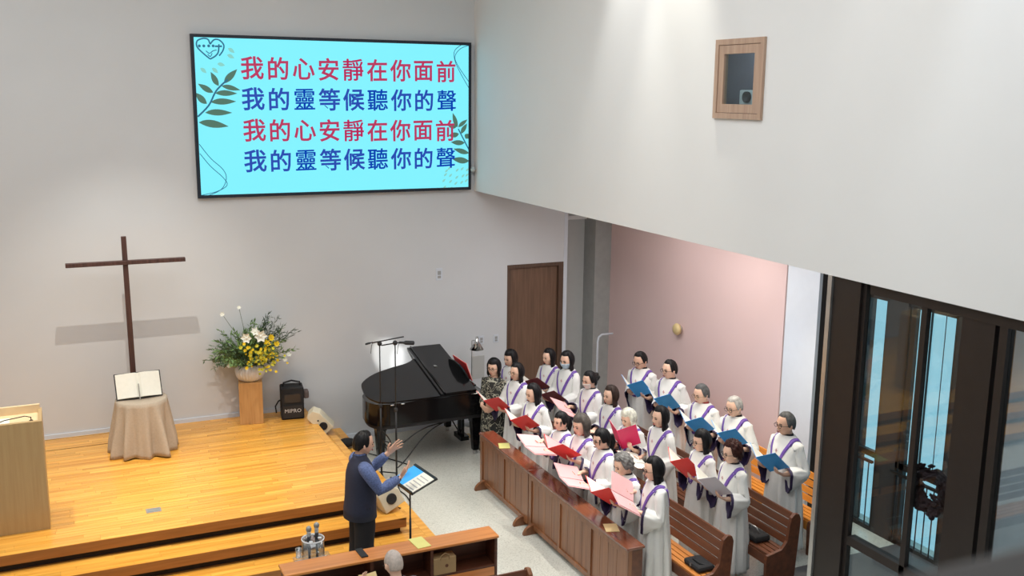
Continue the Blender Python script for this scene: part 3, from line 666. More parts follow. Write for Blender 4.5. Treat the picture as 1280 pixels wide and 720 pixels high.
# keyboard end
MB().box(5.85, 6.05, 13.46, 13.60, .66, .98).build('cheek_block', M_blk, pn, bevel=.02); MB().box(5.85, 6.05, 14.92, 15.04, .66, .98).build('cheek_block', M_blk, pn, bevel=.02)
MB().box(5.85, 6.08, 13.60, 14.92, .66, .72).build('key_bed', M_blk, pn)
MB().box(5.85, 5.87, 13.60, 14.92, .72, .90).build('fallboard', M_blk, pn)
kw = MB()
for k in range(52): kw.box(5.875, 6.03, 13.61+k*.0252, 13.61+k*.0252+.0235, .72, .75)
M_ivory = mat('ivory_keys', (.75, .74, .70), .3)
kw = kw.build('white_keys', M_ivory, pn); stuff(kw)
kb = MB()
for k in range(52):
    if k % 7 not in (1, 4): kb.box(5.875, 5.97, 13.61+k*.0252+.017, 13.61+k*.0252+.0292, .75, .765)
stuff(kb.build('black_keys', M_blkp, pn))
# music desk
md = Matrix.Translation((5.70, 14.2, 1.03)) @ Matrix.Rotation(R(-20), 4, 'Y')
pts = [(-.42, 0), (-.42, .16), (-.36, .26), (-.2, .34), (0, .36), (.2, .34), (.36, .26), (.42, .16), (.42, 0)]
MB().prism([(0, y, z) for y, z in pts], (.02, 0, 0)).xf(md).build('music_desk', M_blk, pn)
MB().box(.0, .09, -.42, .42, -.01, .01).xf(md).build('music_ledge', M_blk, pn)
mk = thing('music_book', 'red covered music book leaning on the piano music desk', 'book', (5.78, 14.2, 1.09)); mk.rotation_euler = (0, R(-20), 0)
MB().box(-.004, .004, -.28, .0, 0, .31).build('cover', M_red, mk); MB().box(.004, .014, -.27, .27, .005, .30).build('pages', M_page, mk); MB().box(-.004, .004, .0, .28, 0, .31).build('cover', M_red, mk)
# legs, lyre
def pleg(x, y):
    MB().prism([(-.08, -.08, 0), (.08, -.08, 0), (.08, .08, 0), (-.08, .08, 0)], (0, 0, .14)).xf(Matrix.Translation((x, y, .52))).build('leg_block', M_blk, pn)
    lg = MB().rings([[(x+a*.062*s, y+b*.062*s, z) for a, b in ((-1, -1), (1, -1), (1, 1), (-1, 1))] for z, s in ((.07, .72), (.52, 1.15))]).build('leg', M_blk, pn)
    MB().lathe([(.03, 0), (.035, .02), (.035, .05), (.02, .07)], 14, (x, y, 0)).build('caster', M_silver, lg, True)
pleg(4.26, 13.86); pleg(5.72, 13.66); pleg(5.72, 14.84)
MB().box(5.70, 5.74, 14.15, 14.20, .12, .62).box(5.70, 5.74, 14.30, 14.35, .12, .62).build('lyre_post', M_blk, pn)
MB().box(5.66, 5.80, 14.10, 14.40, .06, .13).build('lyre_box', M_blk, pn)
for k in range(3): MB().box(5.80, 5.90, 14.17+k*.07, 14.19+k*.07, .07, .085).build('pedal', mat('brass', (.6, .42, .15), .3, metal=1), pn)
MB().tube([(5.72, 14.25, .1), (5.45, 14.25, .60)], .01, 6).build('lyre_brace', M_blk, pn)
# lamp beside the piano
la = thing('floor_lamp', 'thin floor lamp with a small silver cone shade behind the piano music desk', 'lamp', (6.19, 14.93, 0))
MB().lathe([(.12, 0), (.12, .015), (.02, .03)], 24).build('base', M_silver, la, True)
MB().tube([(0, 0, .02), (0, 0, 1.46), (-.03, -.22, 1.52)], .008, 6).build('pole', M_silver, la, True)
MB().lathe([(.02, .02), (.03, -.05), (.115, -.19), (.105, -.19), (.02, -.06)], 24, (-.04, -.3, 1.58)).build('lamp_shade', M_chrome, la, True)
MB().ell((-.04, -.3, 1.41), .06, .06, .035).build('bulb', flat_emit('lamp_bulb', (1, .93, .8), 6), la, True)

# ------------------------------------------------------------------ microphone stands & cables
def micstand(loc, h, boom, label, mic=True):
    t = thing('microphone_stand', label, 'stand', loc, 0, 'microphone stands by the piano')
    for k in range(3):
        a = 2*PI*k/3+.4; MB().tube([(0, 0, .12), (.3*math.cos(a), .3*math.sin(a), .012)], .01, 6).build('leg', M_blkm, t, True)
    MB().tube([(0, 0, .08), (0, 0, h*.55)], .014, 8).build('lower_tube', M_blkm, t, True)
    MB().tube([(0, 0, h*.55), (0, 0, h)], .009, 8).build('upper_tube', M_blkm, t, True)
    MB().ell((0, 0, h*.55), .028, .028, .035).build('clutch', M_blkp, t, True)
    MB().ell((0, 0, h), .035, .035, .035).build('boom_clamp', M_blkp, t, True)
    b0, b1 = Vector(boom[0]), Vector(boom[1])
    MB().tube([b0, b1], .009, 8).build('boom_arm', M_blkm, t, True)
    return t
micstand((4.07, 13.2, 0), 2.02, ((-.11, 0, 2.04), (.34, -.05, 2.10)), 'black microphone boom stand before the piano tail, left one of the two')
micstand((4.16, 12.78, 0), 2.12, ((-.18, .05, 2.09), (.06, 0, 2.12)), 'black microphone boom stand before the piano, the one carrying the thick microphone')
for loc, d, r, L, lb in (((4.22, 12.78, 2.12), (1, -.15, -.10), .03, .2, 'thick black microphone pointing right on the boom arm above the piano'),
                     ((3.97, 13.2, 2.05), (-1, 0, -.18), .014, .10, 'thin pencil microphone at the left boom tip above the piano tail')):
    t = thing('microphone', lb, 'microphone', loc); d = Vector(d).normalized()
    MB().tube([(0, 0, 0), d*L*.3, d*L*.45, d*L, d*(L+.01)], [r*.5, r*.55, r, r, r*.6], 14).build('body', M_blkp, t, True)
    MB().tube([(0, 0, 0), (-.02, 0, -.06), (-.03, 0, -.16)], .004, 5).build('cable_stub', M_blkm, t, True)
def cable(pts, label, r=.009):
    cu_ = bpy.data.curves.new('audio_cable', 'CURVE'); cu_.dimensions = '3D'; cu_.bevel_depth = r; cu_.bevel_resolution = 1
    sp = cu_.splines.new('NURBS'); sp.points.add(len(pts)-1)
    for i, p in enumerate(pts): sp.points[i].co = (*p, 1)
    sp.use_endpoint_u = True; sp.order_u = 4
    t = bpy.data.objects.new('tmp', cu_); COL.objects.link(t); me = bpy.data.meshes.new_from_object(t.evaluated_get(bpy.context.evaluated_depsgraph_get()))
    bpy.data.objects.remove(t); o = bpy.data.objects.new('audio_cable', me); me.materials.clear(); me.materials.append(M_blkm); COL.objects.link(o); tag(o, label, 'cable')
cable([(4.1, 13.2, .6), (4.2, 13.25, .35), (4.5, 13.4, .45), (4.9, 13.6, .6), (5.3, 13.7, .55), (5.6, 13.8, .64)], 'black cable sagging from the left microphone stand under the piano to its far leg')
cable([(4.17, 12.8, .3), (4.4, 13.1, .25), (4.8, 13.5, .5), (5.2, 13.7, .58), (5.5, 13.6, .66)], 'black cable hanging from the right microphone stand up to the piano underside')
cable([(4.08, 13.18, .75), (4.25, 13.1, .55), (4.15, 13.3, .4), (4.3, 13.2, .5), (4.05, 13.25, .62), (4.2, 13.2, .35)], 'looped coil of black cable hanging on the left microphone stand')
cable([(3.2, YW-.15, .62), (3.5, 14.6, .45), (3.78, 14.3, .25), (4.05, 14.4, .02), (4.4, 14.0, .01), (4.6, 13.6, .01)], 'black cable running from the bagged loudspeaker down the side steps to the floor')
cable([(3.62, 11.5, .42), (3.95, 11.7, .02), (4.3, 12.2, .01), (4.16, 12.7, .01)], 'black cable running from the white monitor over the terrazzo to the microphone stand')

# ------------------------------------------------------------------ front pews (solid panels toward the open floor)
def front_pew(y0, y1, label, npan):
    """panelled pew front along Y; local origin at near bottom corner"""
    t = thing('pew_front', label, 'pew', (5.28, y0, 0), 0, 'panelled pew fronts'); L = y1-y0; H = .80
    MB().box(.0, .05, 0, .07, .06, H-.03).build('stile', M_pew, t); MB().box(0, .05, L-.07, L, .06, H-.03).build('stile', M_pew, t)
    MB().box(.0, .05, .07, L-.07, .06, .12).build('bottom_rail', M_pew, t); MB().box(.0, .05, .07, L-.07, H-.11, H-.03).build('top_rail', M_pew, t)
    pw = (L-.14)/npan
    for k in range(npan):
        a = .07+k*pw
        if k: MB().box(0.0, .045, a-.03, a+.03, .12, H-.11).build('stile', M_pew, t)
        b0 = a+(.03 if k else 0); b1 = a+pw-(.03 if k < npan-1 else 0); nb = 4
        for q in range(nb):
            MB().box(.016, .036, b0+(b1-b0)*q/nb+.003, b0+(b1-b0)*(q+1)/nb-.003, .12, H-.11).build('panel_board', M_pew, t)
    MB().box(.036, .046, .07, L-.07, .12, H-.11).build('back_board', M_benchd, t)
    MB().box(-.02, .20, -.015, L+.0, H-.03, H).build('ledge', M_pewtop, t, bevel=.006)
    MB().box(.05, .18, .0, .03, .0, H-.03).build('end_panel', M_benchd, t); MB().box(.05, .18, L-.03, L, .0, H-.03).build('end_panel', M_benchd, t)
    for yy in (.12, L-.16):
        pts = []
        for k in range(9):
            a = PI/2+PI/2*k/8; pts.append((.02+.16*math.cos(a), .13*math.sin(a)))
        poly = [(.3, .0), (.3, .12)]+[(x, z) for x, z in pts]
        MB().prism([(x, yy, z) for x, z in poly], (0, .05, 0)).build('foot', M_pew, t, bevel=.006)
    return t
front_pew(10.855, 12.42, 'shorter panelled pew front with glossy ledge nearest the piano', 2)
front_pew(8.42, 10.835, 'longer panelled pew front with glossy ledge in the foreground of the choir', 3)

# ------------------------------------------------------------------ slatted benches
def bench(X, y0, y1, name, label, mb_, ms, me_, rot=0, loc=None, honey=False):
    t = thing(name, label, 'bench', loc or (X, y0, 0), rot, 'slatted wooden benches'); L = y1-y0
    prof = [(.035, 0), (.075, .60), (.085, .80), (.06, .86), (.0, .875), (-.05, .83), (-.07, .72), (-.09, .56), (-.16, .47), (-.36, .43), (-.375, .38), (-.36, .0)]
    for yy in (0, L-.045):
        MB().prism([(x, yy, z) for x, z in prof], (0, .045, 0)).build('end_panel', me_, t, bevel=.006)
    for k in range(4):
        z = .50+k*.096; x = -.05+k*.018
        MB().obox((x, L/2, z+.035), (.010, 0, 0), (0, L/2-.045, 0), (.007, 0, .038)).build('back_slat', mb_, t)
    for k in range(4):
        x = -.33+k*.072
        MB().box(x, x+.058, .045, L-.045, .415, .437).build('seat_slat', ms, t)
    MB().box(-.34, -.31, .045, L-.045, .30, .41).build('front_rail', mb_, t)
    for q in np.linspace(.045, L-.09, max(2, int(L/1.3)+1))[1:-1]:
        MB().box(.005, .03, q-.02, q+.02, .42, .86).build('back_brace', me_, t)
    return t
bench(6.33, 8.12, 12.6, 'choir_bench', 'dark brown slatted bench behind the front choir row with orange seat slats', M_benchd, M_bencho, M_benchd)
bench(7.38, 8.28, 13.0, 'choir_bench', 'dark brown slatted bench between second choir row and the men', M_benchd, M_benchd, M_benchd)
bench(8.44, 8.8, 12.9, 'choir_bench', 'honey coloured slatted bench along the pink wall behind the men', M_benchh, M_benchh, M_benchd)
bench(0, 0, 2.9, 'congregation_bench', 'slatted bench end at the bottom edge below the open terrazzo aisle', M_benchd, M_bencho, M_pew, R(90), (4.08, 8.30, 0)).rotation_euler = (0, 0, R(90))
# rotate so that it faces the stage
bpy.context.view_layer.update()
hb = thing('handbag', 'black handbag with small metal clasp lying on the seat of the front choir bench', 'handbag', (6.17, 8.36, .438))
MB().box(-.12, .10, -.14, .16, 0, .07).build('body', M_blkf, hb, bevel=.03)
MB().tube([(0, -.1, .06), (-.06, -.06, .085), (-.06, .06, .085), (0, .1, .06)], .008, 6).build('strap', M_blkf, hb, True)
MB().box(-.135, -.12, -.015, .015, .04, .07).build('clasp', M_chrome, hb)
hb = thing('tote_bag', 'dark tote bag with grey straps lying on the second bench seat', 'bag', (7.2, 8.75, .438))
MB().box(-.12, .10, -.18, .18, 0, .08).build('body', M_blkf, hb, bevel=.03)
MB().tube([(0, -.1, .07), (-.02, -.06, .14), (-.02, .06, .14), (0, .1, .07)], .008, 6).build('strap', M_silver, hb, True)

# ------------------------------------------------------------------ front desk of the congregation (foreground)
dk = thing('front_desk', 'long brown pew desk with orange top and open shelf compartments in the foreground', 'desk', (1.80, 9.05, 0))
MB().box(0, 2.27, 0, .27, .872, .90).build('desk_top', M_desk, dk, bevel=.006)
MB().box(.02, 2.25, .235, .26, .0, .872).build('front_board', M_deskd, dk)
for x in (.02, .86, 1.50, 2.22): MB().box(x, x+.03, .0, .235, .0, .872).build('divider', M_deskd, dk)
MB().box(.05, 2.22, .01, .235, .555, .58).build('shelf', M_deskd, dk)
MB().box(.05, 2.22, .005, .02, .46, .555).build('shelf_rail', M_desk, dk)
def sheet(name, loc, sx, sy, m, label, rz=0, cat='paper', th=.004):
    o = MB().box(-sx, sx, -sy, sy, 0, th).build(name, m); o.location = loc; o.rotation_euler = (0, 0, rz); return tag(o, label, cat)
sheet('yellow_booklet', (3.24, 9.215, .901), .075, .125, M_yel, 'pale yellow booklet lying on the orange desk top behind the seated man', R(5), 'booklet', .006)
o = sheet('phone', (2.62, 9.22, .901), .035, .10, M_blkp, 'dark phone case lying on the orange desk top below the conductor', R(3), 'phone', .012)
sheet('yellow_booklet', (5.36, 11.78, .801), .075, .10, M_yel, 'pale yellow booklet on the ledge of the shorter pew front', R(-20), 'booklet', .005)
sheet('cream_booklet', (5.37, 8.93, .801), .075, .10, M_cream, 'cream booklet on the ledge of the longer pew front beside the resting hand', R(-20), 'booklet', .005)
kb = thing('paper_bag', 'brown kraft paper bag with twisted handles in the desk shelf', 'bag', (3.46, 9.13, .581))
MB().box(-.125, .125, -.07, .07, 0, .18).build('body', M_kraft, kb, bevel=.004)
MB().tube([(-.05, -.072, .16), (-.045, -.074, .21), (0, -.074, .235), (.045, -.074, .21), (.05, -.072, .16)], .004, 6).build('handle', M_kraft, kb, True)
MB().lathe([(.018, 0), (.018, .002)], 16).xf(Matrix.Translation((.02, -.071, .09)) @ Matrix.Rotation(PI/2, 4, 'X')).build('seal', M_benchd, kb)
# acrylic microphone holder on its stand behind the desk
ah = thing('microphone_holder', 'clear acrylic cylinder microphone holder behind the desk', 'holder', (2.22, 9.62, 0))
def ring_tube(r, z0, z1, m, nm, t=.004):
    MB().lathe([(r, z0), (r, z1), (r-t, z1), (r-t, z0)], 36, caps=False).build(nm, m, ah, True)
M_acr2 = mat('frosted_acrylic_edge', (.75, .78, .8), .2)
ring_tube(.115, .74, .97, M_acryl, 'cylinder_wall'); ring_tube(.118, .962, .972, M_acr2, 'cylinder_rim', .008)
MB().lathe([(.112, .955), (.112, .962)], 36).build('hole_plate', M_acryl, ah)
for k in range(6):
    a = k*PI/3; MB().lathe([(.02, .963), (.02, .965)], 14, (.07*math.cos(a), .07*math.sin(a), 0)).build('hole_ring', M_blkp if k % 2 else M_acr2, ah)
MB().box(-.19, .19, -.12, .14, .70, .735).build('holder_base', M_acryl, ah, bevel=.006)
MB().box(-.17, .17, -.1, .12, 0, .70).build('stand_box', mat('white_acrylic', (.7, .72, .74), .3), ah, bevel=.006)
gl = thing('drinking_glass', 'small clear drinking glass beside the acrylic microphone holder', 'glass', (2.09, 9.72, .736))
MB().lathe([(.03, 0), (.034, .1), (.031, .1), (.027, .006)], 20).build('tumbler', M_acryl, gl, True)
for x, y, lb in ((2.175, 9.60, 'silver headed handheld microphone on the left in the acrylic holder'), (2.27, 9.66, 'silver headed handheld microphone on the right in the acrylic holder')):
    t = thing('handheld_microphone', lb, 'microphone', (x, y, .74))
    MB().lathe([(.012, 0), (.017, .2), (.02, .27)], 14).build('handle', M_blkp, t, True)
    MB().lathe([(.02, .27), (.022, .30), (.022, .32)], 14).build('silver_collar', M_silver, t, True)
    MB().ell((0, 0, .345), .03, .03, .036).build('grille', mat('mic_mesh_grey', (.35, .35, .33), .5, metal=.5), t, True)

# conductor's music stand
ms = thing('music_stand', 'black music stand with tilted desk holding the open score, before the conductor', 'stand', (3.55, 10.42, 0))
for k in range(3):
    a = 2*PI*k/3+.2; MB().tube([(0, 0, .2), (.26*math.cos(a), .26*math.sin(a), .012)], .009, 6).build('leg', M_blkm, ms, True)
MB().tube([(0, 0, .1), (0, 0, .62)], .014, 8).build('lower_tube', M_blkm, ms, True)
MB().tube([(0, 0, .62), (0, 0, 1.05)], .010, 8).build('upper_tube', M_blkm, ms, True)
DM = Matrix.Translation((.04, 0, 1.10)) @ Matrix.Rotation(R(8), 4, 'Z') @ Matrix.Rotation(R(-20), 4, 'Y')
MB().box(-.15, .17, -.27, .27, -.012, 0).xf(DM).build('desk', M_blkm, ms, bevel=.004)
MB().box(-.17, -.15, -.27, .27, -.012, .03).xf(DM).build('lip', M_blkm, ms)
MB().box(.155, .185, -.27, .27, -.012, .012).xf(DM).build('top_rail', M_blkm, ms)
MB().tube([(.05, -.06, 1.02), (.05, .1, 1.02)], .02, 8).build('tilt_knob', M_blkp, ms, True)
sco = thing('conductor_score', 'open score with blue left page and white right page on the music stand', 'score', (3.55, 10.42, 0))
MB().box(-.148, .152, .005, .255, .001, .006).xf(DM).build('blue_cover', M_blue, sco)
MB().box(-.148, .152, -.25, .005, .001, .008).xf(DM).build('white_page', M_page, sco)
for k in range(5): MB().box(-.12+k*.05, -.105+k*.05, -.22, -.03, .008, .0085).xf(DM).build('music_staff', mat('staff_print_grey', (.45, .45, .45), .8), sco)

# ------------------------------------------------------------------ people
def head_pt(u, v, grow=0.0):
    """point on the head surface; u azimuth (0 = face), v polar from crown; metres"""
    x, y, z = math.sin(v)*math.cos(u), math.sin(v)*math.sin(u), math.cos(v)
    ax, ay, az = .096, .077, .118
    if z < 0:
        jw = 1-.30*(-z)**1.6; ay *= jw; ax *= (1-.12*(-z)**2) if x > 0 else (1-.38*(-z)**1.3)
    X, Y, Z = x*(ax+grow), y*(ay+grow), z*(az+grow)
    if x > 0:
        if x > .75: X -= .010*(x-.75)/.25
        g = lambda cy, cz, sy, sz: math.exp(-((Y-cy)/sy)**2-((Z-cz)/sz)**2)
        X += .024*g(0, -.026, .010, .016)+.012*g(0, -.005, .009, .022)
        X -= .007*(g(.031, .002, .014, .011)+g(-.031, .002, .014, .011))
        X += .005*g(0, .024, .045, .010)+.008*g(0, -.060, .022, .008)-.004*g(0, -.073, .03, .006)+.009*g(0, -.098, .02, .014)
        X += .004*(g(.038, -.03, .016, .018)+g(-.038, -.03, .016, .018))
    return Vector((X, Y, Z))
def add_head(mb, M):
    n, k = 44, 34; rs = []
    for i in range(k+1):
        v = PI*i/k; v = min(max(v, .02), PI-.02)
        ring = []
        for j in range(n):
            a = 2*PI*j/n; a = a-.55*math.sin(a)*.6  # denser towards the face
            ring.append(M @ head_pt(a, v))
        rs.append(ring)
    mb.rings(rs)
    for s in (-1, 1):
        mb.ell(tuple(M @ Vector((-.008, s*.081, -.012))), .018, .013, .032, 8, 6)
def add_hand(mb, W, d, nrm, curl, side, spread=1.0, sc=1.0):
    """W wrist, d direction of the hand, nrm palm normal, side +1 thumb towards d x nrm"""
    d = Vector(d).normalized(); nrm = Vector(nrm); nrm = (nrm-d*nrm.dot(d)).normalized(); s = d.cross(nrm).normalized()*side
    W = Vector(W); rs = []
    for t, w_, h_ in ((-.02, .026, .020), (.015, .028, .018), (.05, .038, .016), (.085, .041, .013), (.098, .036, .010)):
        c = W+d*t*sc; rs.append([c+(s*math.cos(2*PI*j/12)*w_+nrm*math.sin(2*PI*j/12)*h_)*sc for j in range(12)])
    mb.rings(rs)
    for off, L, sp in ((.030, .066, .12), (.010, .076, .03), (-.011, .070, -.06), (-.030, .054, -.16)):
        p = W+(d*.080+s*off)*sc; a = 0; pts = [p]; rr = [.0095*sc]
        dd = (d+s*sp*spread).normalized()
        for q in range(4):
            a += curl*(.35 if q == 0 else .30); e = dd*math.cos(a)+nrm*math.sin(a); p = p+e*L*.30*sc; pts.append(p); rr.append((.009-.0009*q)*sc)
        mb.tube(pts, rr, 8)
    p = W+(d*.022+s*.022)*sc; pts = [p]; rr = [.013*sc]
    for q, (a, b, c) in enumerate(((.75, .8, .2), (.9, .5, .35), (1, .25, .45))):
        p = p+(d*a+s*b*spread+nrm*c*curl).normalized()*.028*sc; pts.append(p); rr.append((.0115-.0015*q)*sc)
    mb.tube(pts, rr, 8)
def ik(S, W, l1, l2, pole):
    S, W = Vector(S), Vector(W); D = W-S; L = min(D.length, (l1+l2)*.995); D = D.normalized(); W = S+D*L
    a = (l1*l1-l2*l2+L*L)/(2*L); h = math.sqrt(max(0, l1*l1-a*a)); P = Vector(pole); P = (P-D*P.dot(D)).normalized()
    return S+D*a+P*h, W
def head_matrix(hz, tilt_down, turn, fx=.03):
    return Matrix.Translation((fx*.3, 0, hz+.015)) @ Matrix.Rotation(turn, 4, 'Z') @ Matrix.Rotation(tilt_down*.7, 4, 'Y') @ Matrix.Translation((fx*.7, 0, .115)) @ Matrix.Scale(1.07, 4)
def make_body(root, hz, hmat, wr, hands, skin, dz=0, ar=1.0, seated=False, voxel=.009, legs=True, male=False, poles=None):
    """one continuous body: head, neck, trunk, arms with five-fingered hands, legs"""
    mb = MB(); add_head(mb, hmat)
    nb = hmat @ Vector((-.02, 0, -.07))
    mb.tube([(0, 0, 1.30+dz), (-.005, 0, 1.37+dz), nb], [.06, .054, .052], 16)
    sw = 1.08 if male else 1.0
    T = [(.80, .150, .105), (.90, .165, .115), (1.02, .135, .10), (1.15, .150, .11), (1.24, .160, .10), (1.30, .135, .075), (1.345, .075, .055)]
    mb.rings([[(math.cos(2*PI*j/20)*b, math.sin(2*PI*j/20)*a*sw, z+dz) for j in range(20)] for z, a, b in T])
    el = []
    for i, s in enumerate((1, -1)):
        S_ = (0, s*.165*sw, 1.275+dz); E, W = ik(S_, wr[i], .27, .25, poles[i] if poles else (-.3, s*.35, -1)); el.append((Vector(S_), E, W))
        mb.tube([(0, s*.10, 1.28+dz), S_, Vector(S_).lerp(E, .5), E, E.lerp(W, .5), W], [.05*ar, .052*ar, .045*ar, .038, .034, .024], 12)
        add_hand(mb, W, *hands[i])
    for s in (1, -1):
        if not legs: break
        if seated:
            mb.tube([(0, s*.09, .86+dz), (.22, s*.10, .87+dz), (.42, s*.10, .87+dz), (.43, s*.10, .65+dz), (.41, s*.10, .12)], [.09, .078, .058, .055, .038], 12)
            mb.tube([(.36, s*.10, .05), (.44, s*.10, .05), (.56, s*.11, .035)], [.038, .042, .028], 10)
        else:
            mb.tube([(0, s*.085, .86), (.012, s*.085, .65), (.015, s*.085, .46), (0, s*.085, .30), (-.01, s*.085, .10)], [.092, .076, .056, .054, .036], 12)
            mb.tube([(-.05, s*.085, .045), (.02, s*.09, .05), (.12, s*.10, .035), (.16, s*.10, .03)], [.036, .042, .036, .022], 10)
    o = mb.build('body', skin, root, False, fix=True)
    r = o.modifiers.new('r', 'REMESH'); r.mode = 'VOXEL'; r.voxel_size = voxel; r.use_smooth_shade = True
    dg = bpy.context.evaluated_depsgraph_get(); me = bpy.data.meshes.new_from_object(o.evaluated_get(dg)); o.modifiers.clear(); old = o.data; o.data = me; bpy.data.meshes.remove(old)
    if not me.materials: me.materials.append(skin)
    me.polygons.foreach_set('use_smooth', [True]*len(me.polygons))
    return o, el
def face(root, M, glasses=False, mask=None, openm=True, look=0, gold=False):
    if not mask or True:
        for s in (1, -1):
            MB().ell((0, 0, 0), .006, .014, .0055, 10, 6).xf(M @ Matrix.Translation((.081, s*.030, .003)) @ Matrix.Rotation(s*R(18), 4, 'Z')).build('eye', M_eye, root, True)
            MB().tube([(.080, s*.046, .020), (.089, s*.030, .026), (.090, s*.014, .022)], [.0022, .0035, .003], 6).xf(M).build('eyebrow', M_brow, root, True)
    if not mask:
        mo = MB().ell((0, 0, 0), .006, .022, .008 if openm else .005, 12, 6).xf(M @ Matrix.Translation((.092, 0, -.062))).build('mouth', M_lip, root, True)
        if openm: MB().ell((0, 0, 0), .004, .012, .004, 10, 6).xf(M @ Matrix.Translation((.0965, 0, -.062))).build('mouth_opening', M_under, mo, True)
    else:
        rs = []
        for i in range(9):
            v = R(97+i*5.2); rs.append([M @ head_pt(R(-68+17*j/2), v, .008) for j in range(17)])
        mb = MB(); n = 17; vs_ = [p for r_ in rs for p in r_]
        mb.add(vs_, [(i*n+j, i*n+j+1, (i+1)*n+j+1, (i+1)*n+j) for i in range(8) for j in range(16)])
        o = mb.build('face_mask', mask, root, True); o.modifiers.new('t', 'SOLIDIFY').thickness = .002
    if glasses:
        mb = MB()
        for s in (1, -1):
            c = Vector((.102, s*.032, .0)); pts = [c+Vector((-abs(math.sin(a))*0-.004*abs(math.cos(a)), .024*math.cos(a), .018*math.sin(a))) for a in [2*PI*k/14 for k in range(15)]]
            mb.tube(pts, .0024, 5); mb.tube([(.100, s*.056, .006), (.05, s*.082, .006), (-.005, s*.084, .0)], .0022, 5)
        mb.tube([(.105, .009, .003), (.108, 0, .005), (.105, -.009, .003)], .0022, 5)
        mb.xf(M).build('glasses', mat('gold_wire', (.35, .25, .15), .3, metal=.6) if gold else mat('dark_glasses_frame', (.02, .012, .012), .4), root, True)
def sstep(a, b, x):
    t = min(1, max(0, (x-a)/(b-a))); return t*t*(3-2*t)
def hair(root, M, style, m, seed=0, Mb=None):
    rnd = random.Random(seed); long_ = {'long': .30, 'bob': .10, 'mid': .17}.get(style, 0)
    th = {'male': .014, 'bald': .003, 'curly': .036, 'bun': .022, 'ponytail': .018, 'bob': .030, 'long': .024, 'mid': .027}[style]
    n = 64; K = 16; kd = 8 if long_ else 0; ph = [rnd.uniform(0, 6.28) for _ in range(6)]
    outer = []; inner = []
    for j in range(n):
        a = -PI+2*PI*j/n; aa = abs(a)
        front = R({'male': 42, 'bald': 20}.get(style, 56 if style in ('bob', 'ponytail') else 44)); side = R(96); back = R({'male': 118}.get(style, 128))
        if long_: side = R(112)
        side_start = R(54 if not long_ else 60)
        end = front+(side-front)*sstep(side_start, side_start+R(22), aa); end = end+(back-end)*sstep(R(95), R(130), aa)
        if style == 'bald': end = R(112) if aa > R(115) else (R(84) if aa > R(55) else R(70))
        o_ = []; i_ = []
        for k in range(K+1):
            v = .02+(end-.02)*k/K
            g = th*(1-.35*(k/K)**3); fr = 1-sstep(R(50), R(85), aa); g = g*(1-.75*fr*(k/K)**2)
            if style == 'male' and aa < R(60): g += .006*math.sin(PI*k/K)
            if style == 'curly': g += .010*math.sin(9*a+ph[0]+3*k)*math.sin(1.7*k+ph[1])+.006*math.sin(15*a+2.6*k)
            elif style != 'bald': g += .0022*math.sin(17*a+ph[2])+.0018*math.sin(29*a+ph[3]+k*.3)
            x, y, z = math.sin(v)*math.cos(a), math.sin(v)*math.sin(a), math.cos(v)
            o_.append(M @ Vector((x*(.096+g)-.004, y*(.078+g), z*(.118+g)))); i_.append(M @ Vector((x*.084-.004, y*.066, z*.104)))
        if long_:
            fallw = sstep(side_start+R(8), side_start+R(20), aa)
            base = o_[-1]; bi = i_[-1]; hd_ = M.to_3x3() @ Vector((math.cos(a), math.sin(a), 0)); hd_.z = 0
            Ls = long_*(.85+.15*math.sin(3*a+ph[4]))
            for k in range(1, kd+1):
                t = k/kd; dn = Vector((0, 0, -Ls*t*fallw)); bulge = hd_*(.016*math.sin(PI*t)-.010*t+(.02*t if aa > R(120) and style == 'long' else 0))*fallw
                o_.append(base+dn+bulge); i_.append(bi+dn+hd_*(.012)*fallw if fallw > 0 else bi)
        outer.append(o_); inner.append(i_)
    mb = MB(); q = len(outer[0]); vs_ = [p for c in outer for p in c]+[p for c in inner for p in c]; O = n*q
    f = []
    for j in range(n):
        k2 = (j+1) % n
        for i in range(q-1):
            f.append((j*q+i, k2*q+i, k2*q+i+1, j*q+i+1)); f.append((O+j*q+i, O+j*q+i+1, O+k2*q+i+1, O+k2*q+i))
        f.append((j*q+q-1, k2*q+q-1, O+k2*q+q-1, O+j*q+q-1))
    f.append(tuple(j*q for j in range(n)))
    mb.add(vs_, f)
    if style == 'bun':
        for i in range(16):
            d = Vector((rnd.gauss(0, 1), rnd.gauss(0, 1), rnd.gauss(0, 1))).normalized()*.035; c = M @ (Vector((-.115, 0, .02))+d); mb.ell(tuple(c), .032, .032, .03, 8, 6)
    if style == 'ponytail':
        P = [M @ Vector(p) for p in ((-.08, 0, .03), (-.135, 0, .01))]; P += [P[1]+Vector((-.02, 0, -.08)), P[1]+Vector((-.0, 0, -.17)), P[1]+Vector((.01, 0, -.22))]
        mb.tube(P, [.022, .03, .034, .026, .008], 12)
        mb.tube([M @ Vector((.05, .07, .03)), M @ Vector((.062, .076, -.03))], [.012, .004], 6)
    return mb.build('hair', m, root, True)
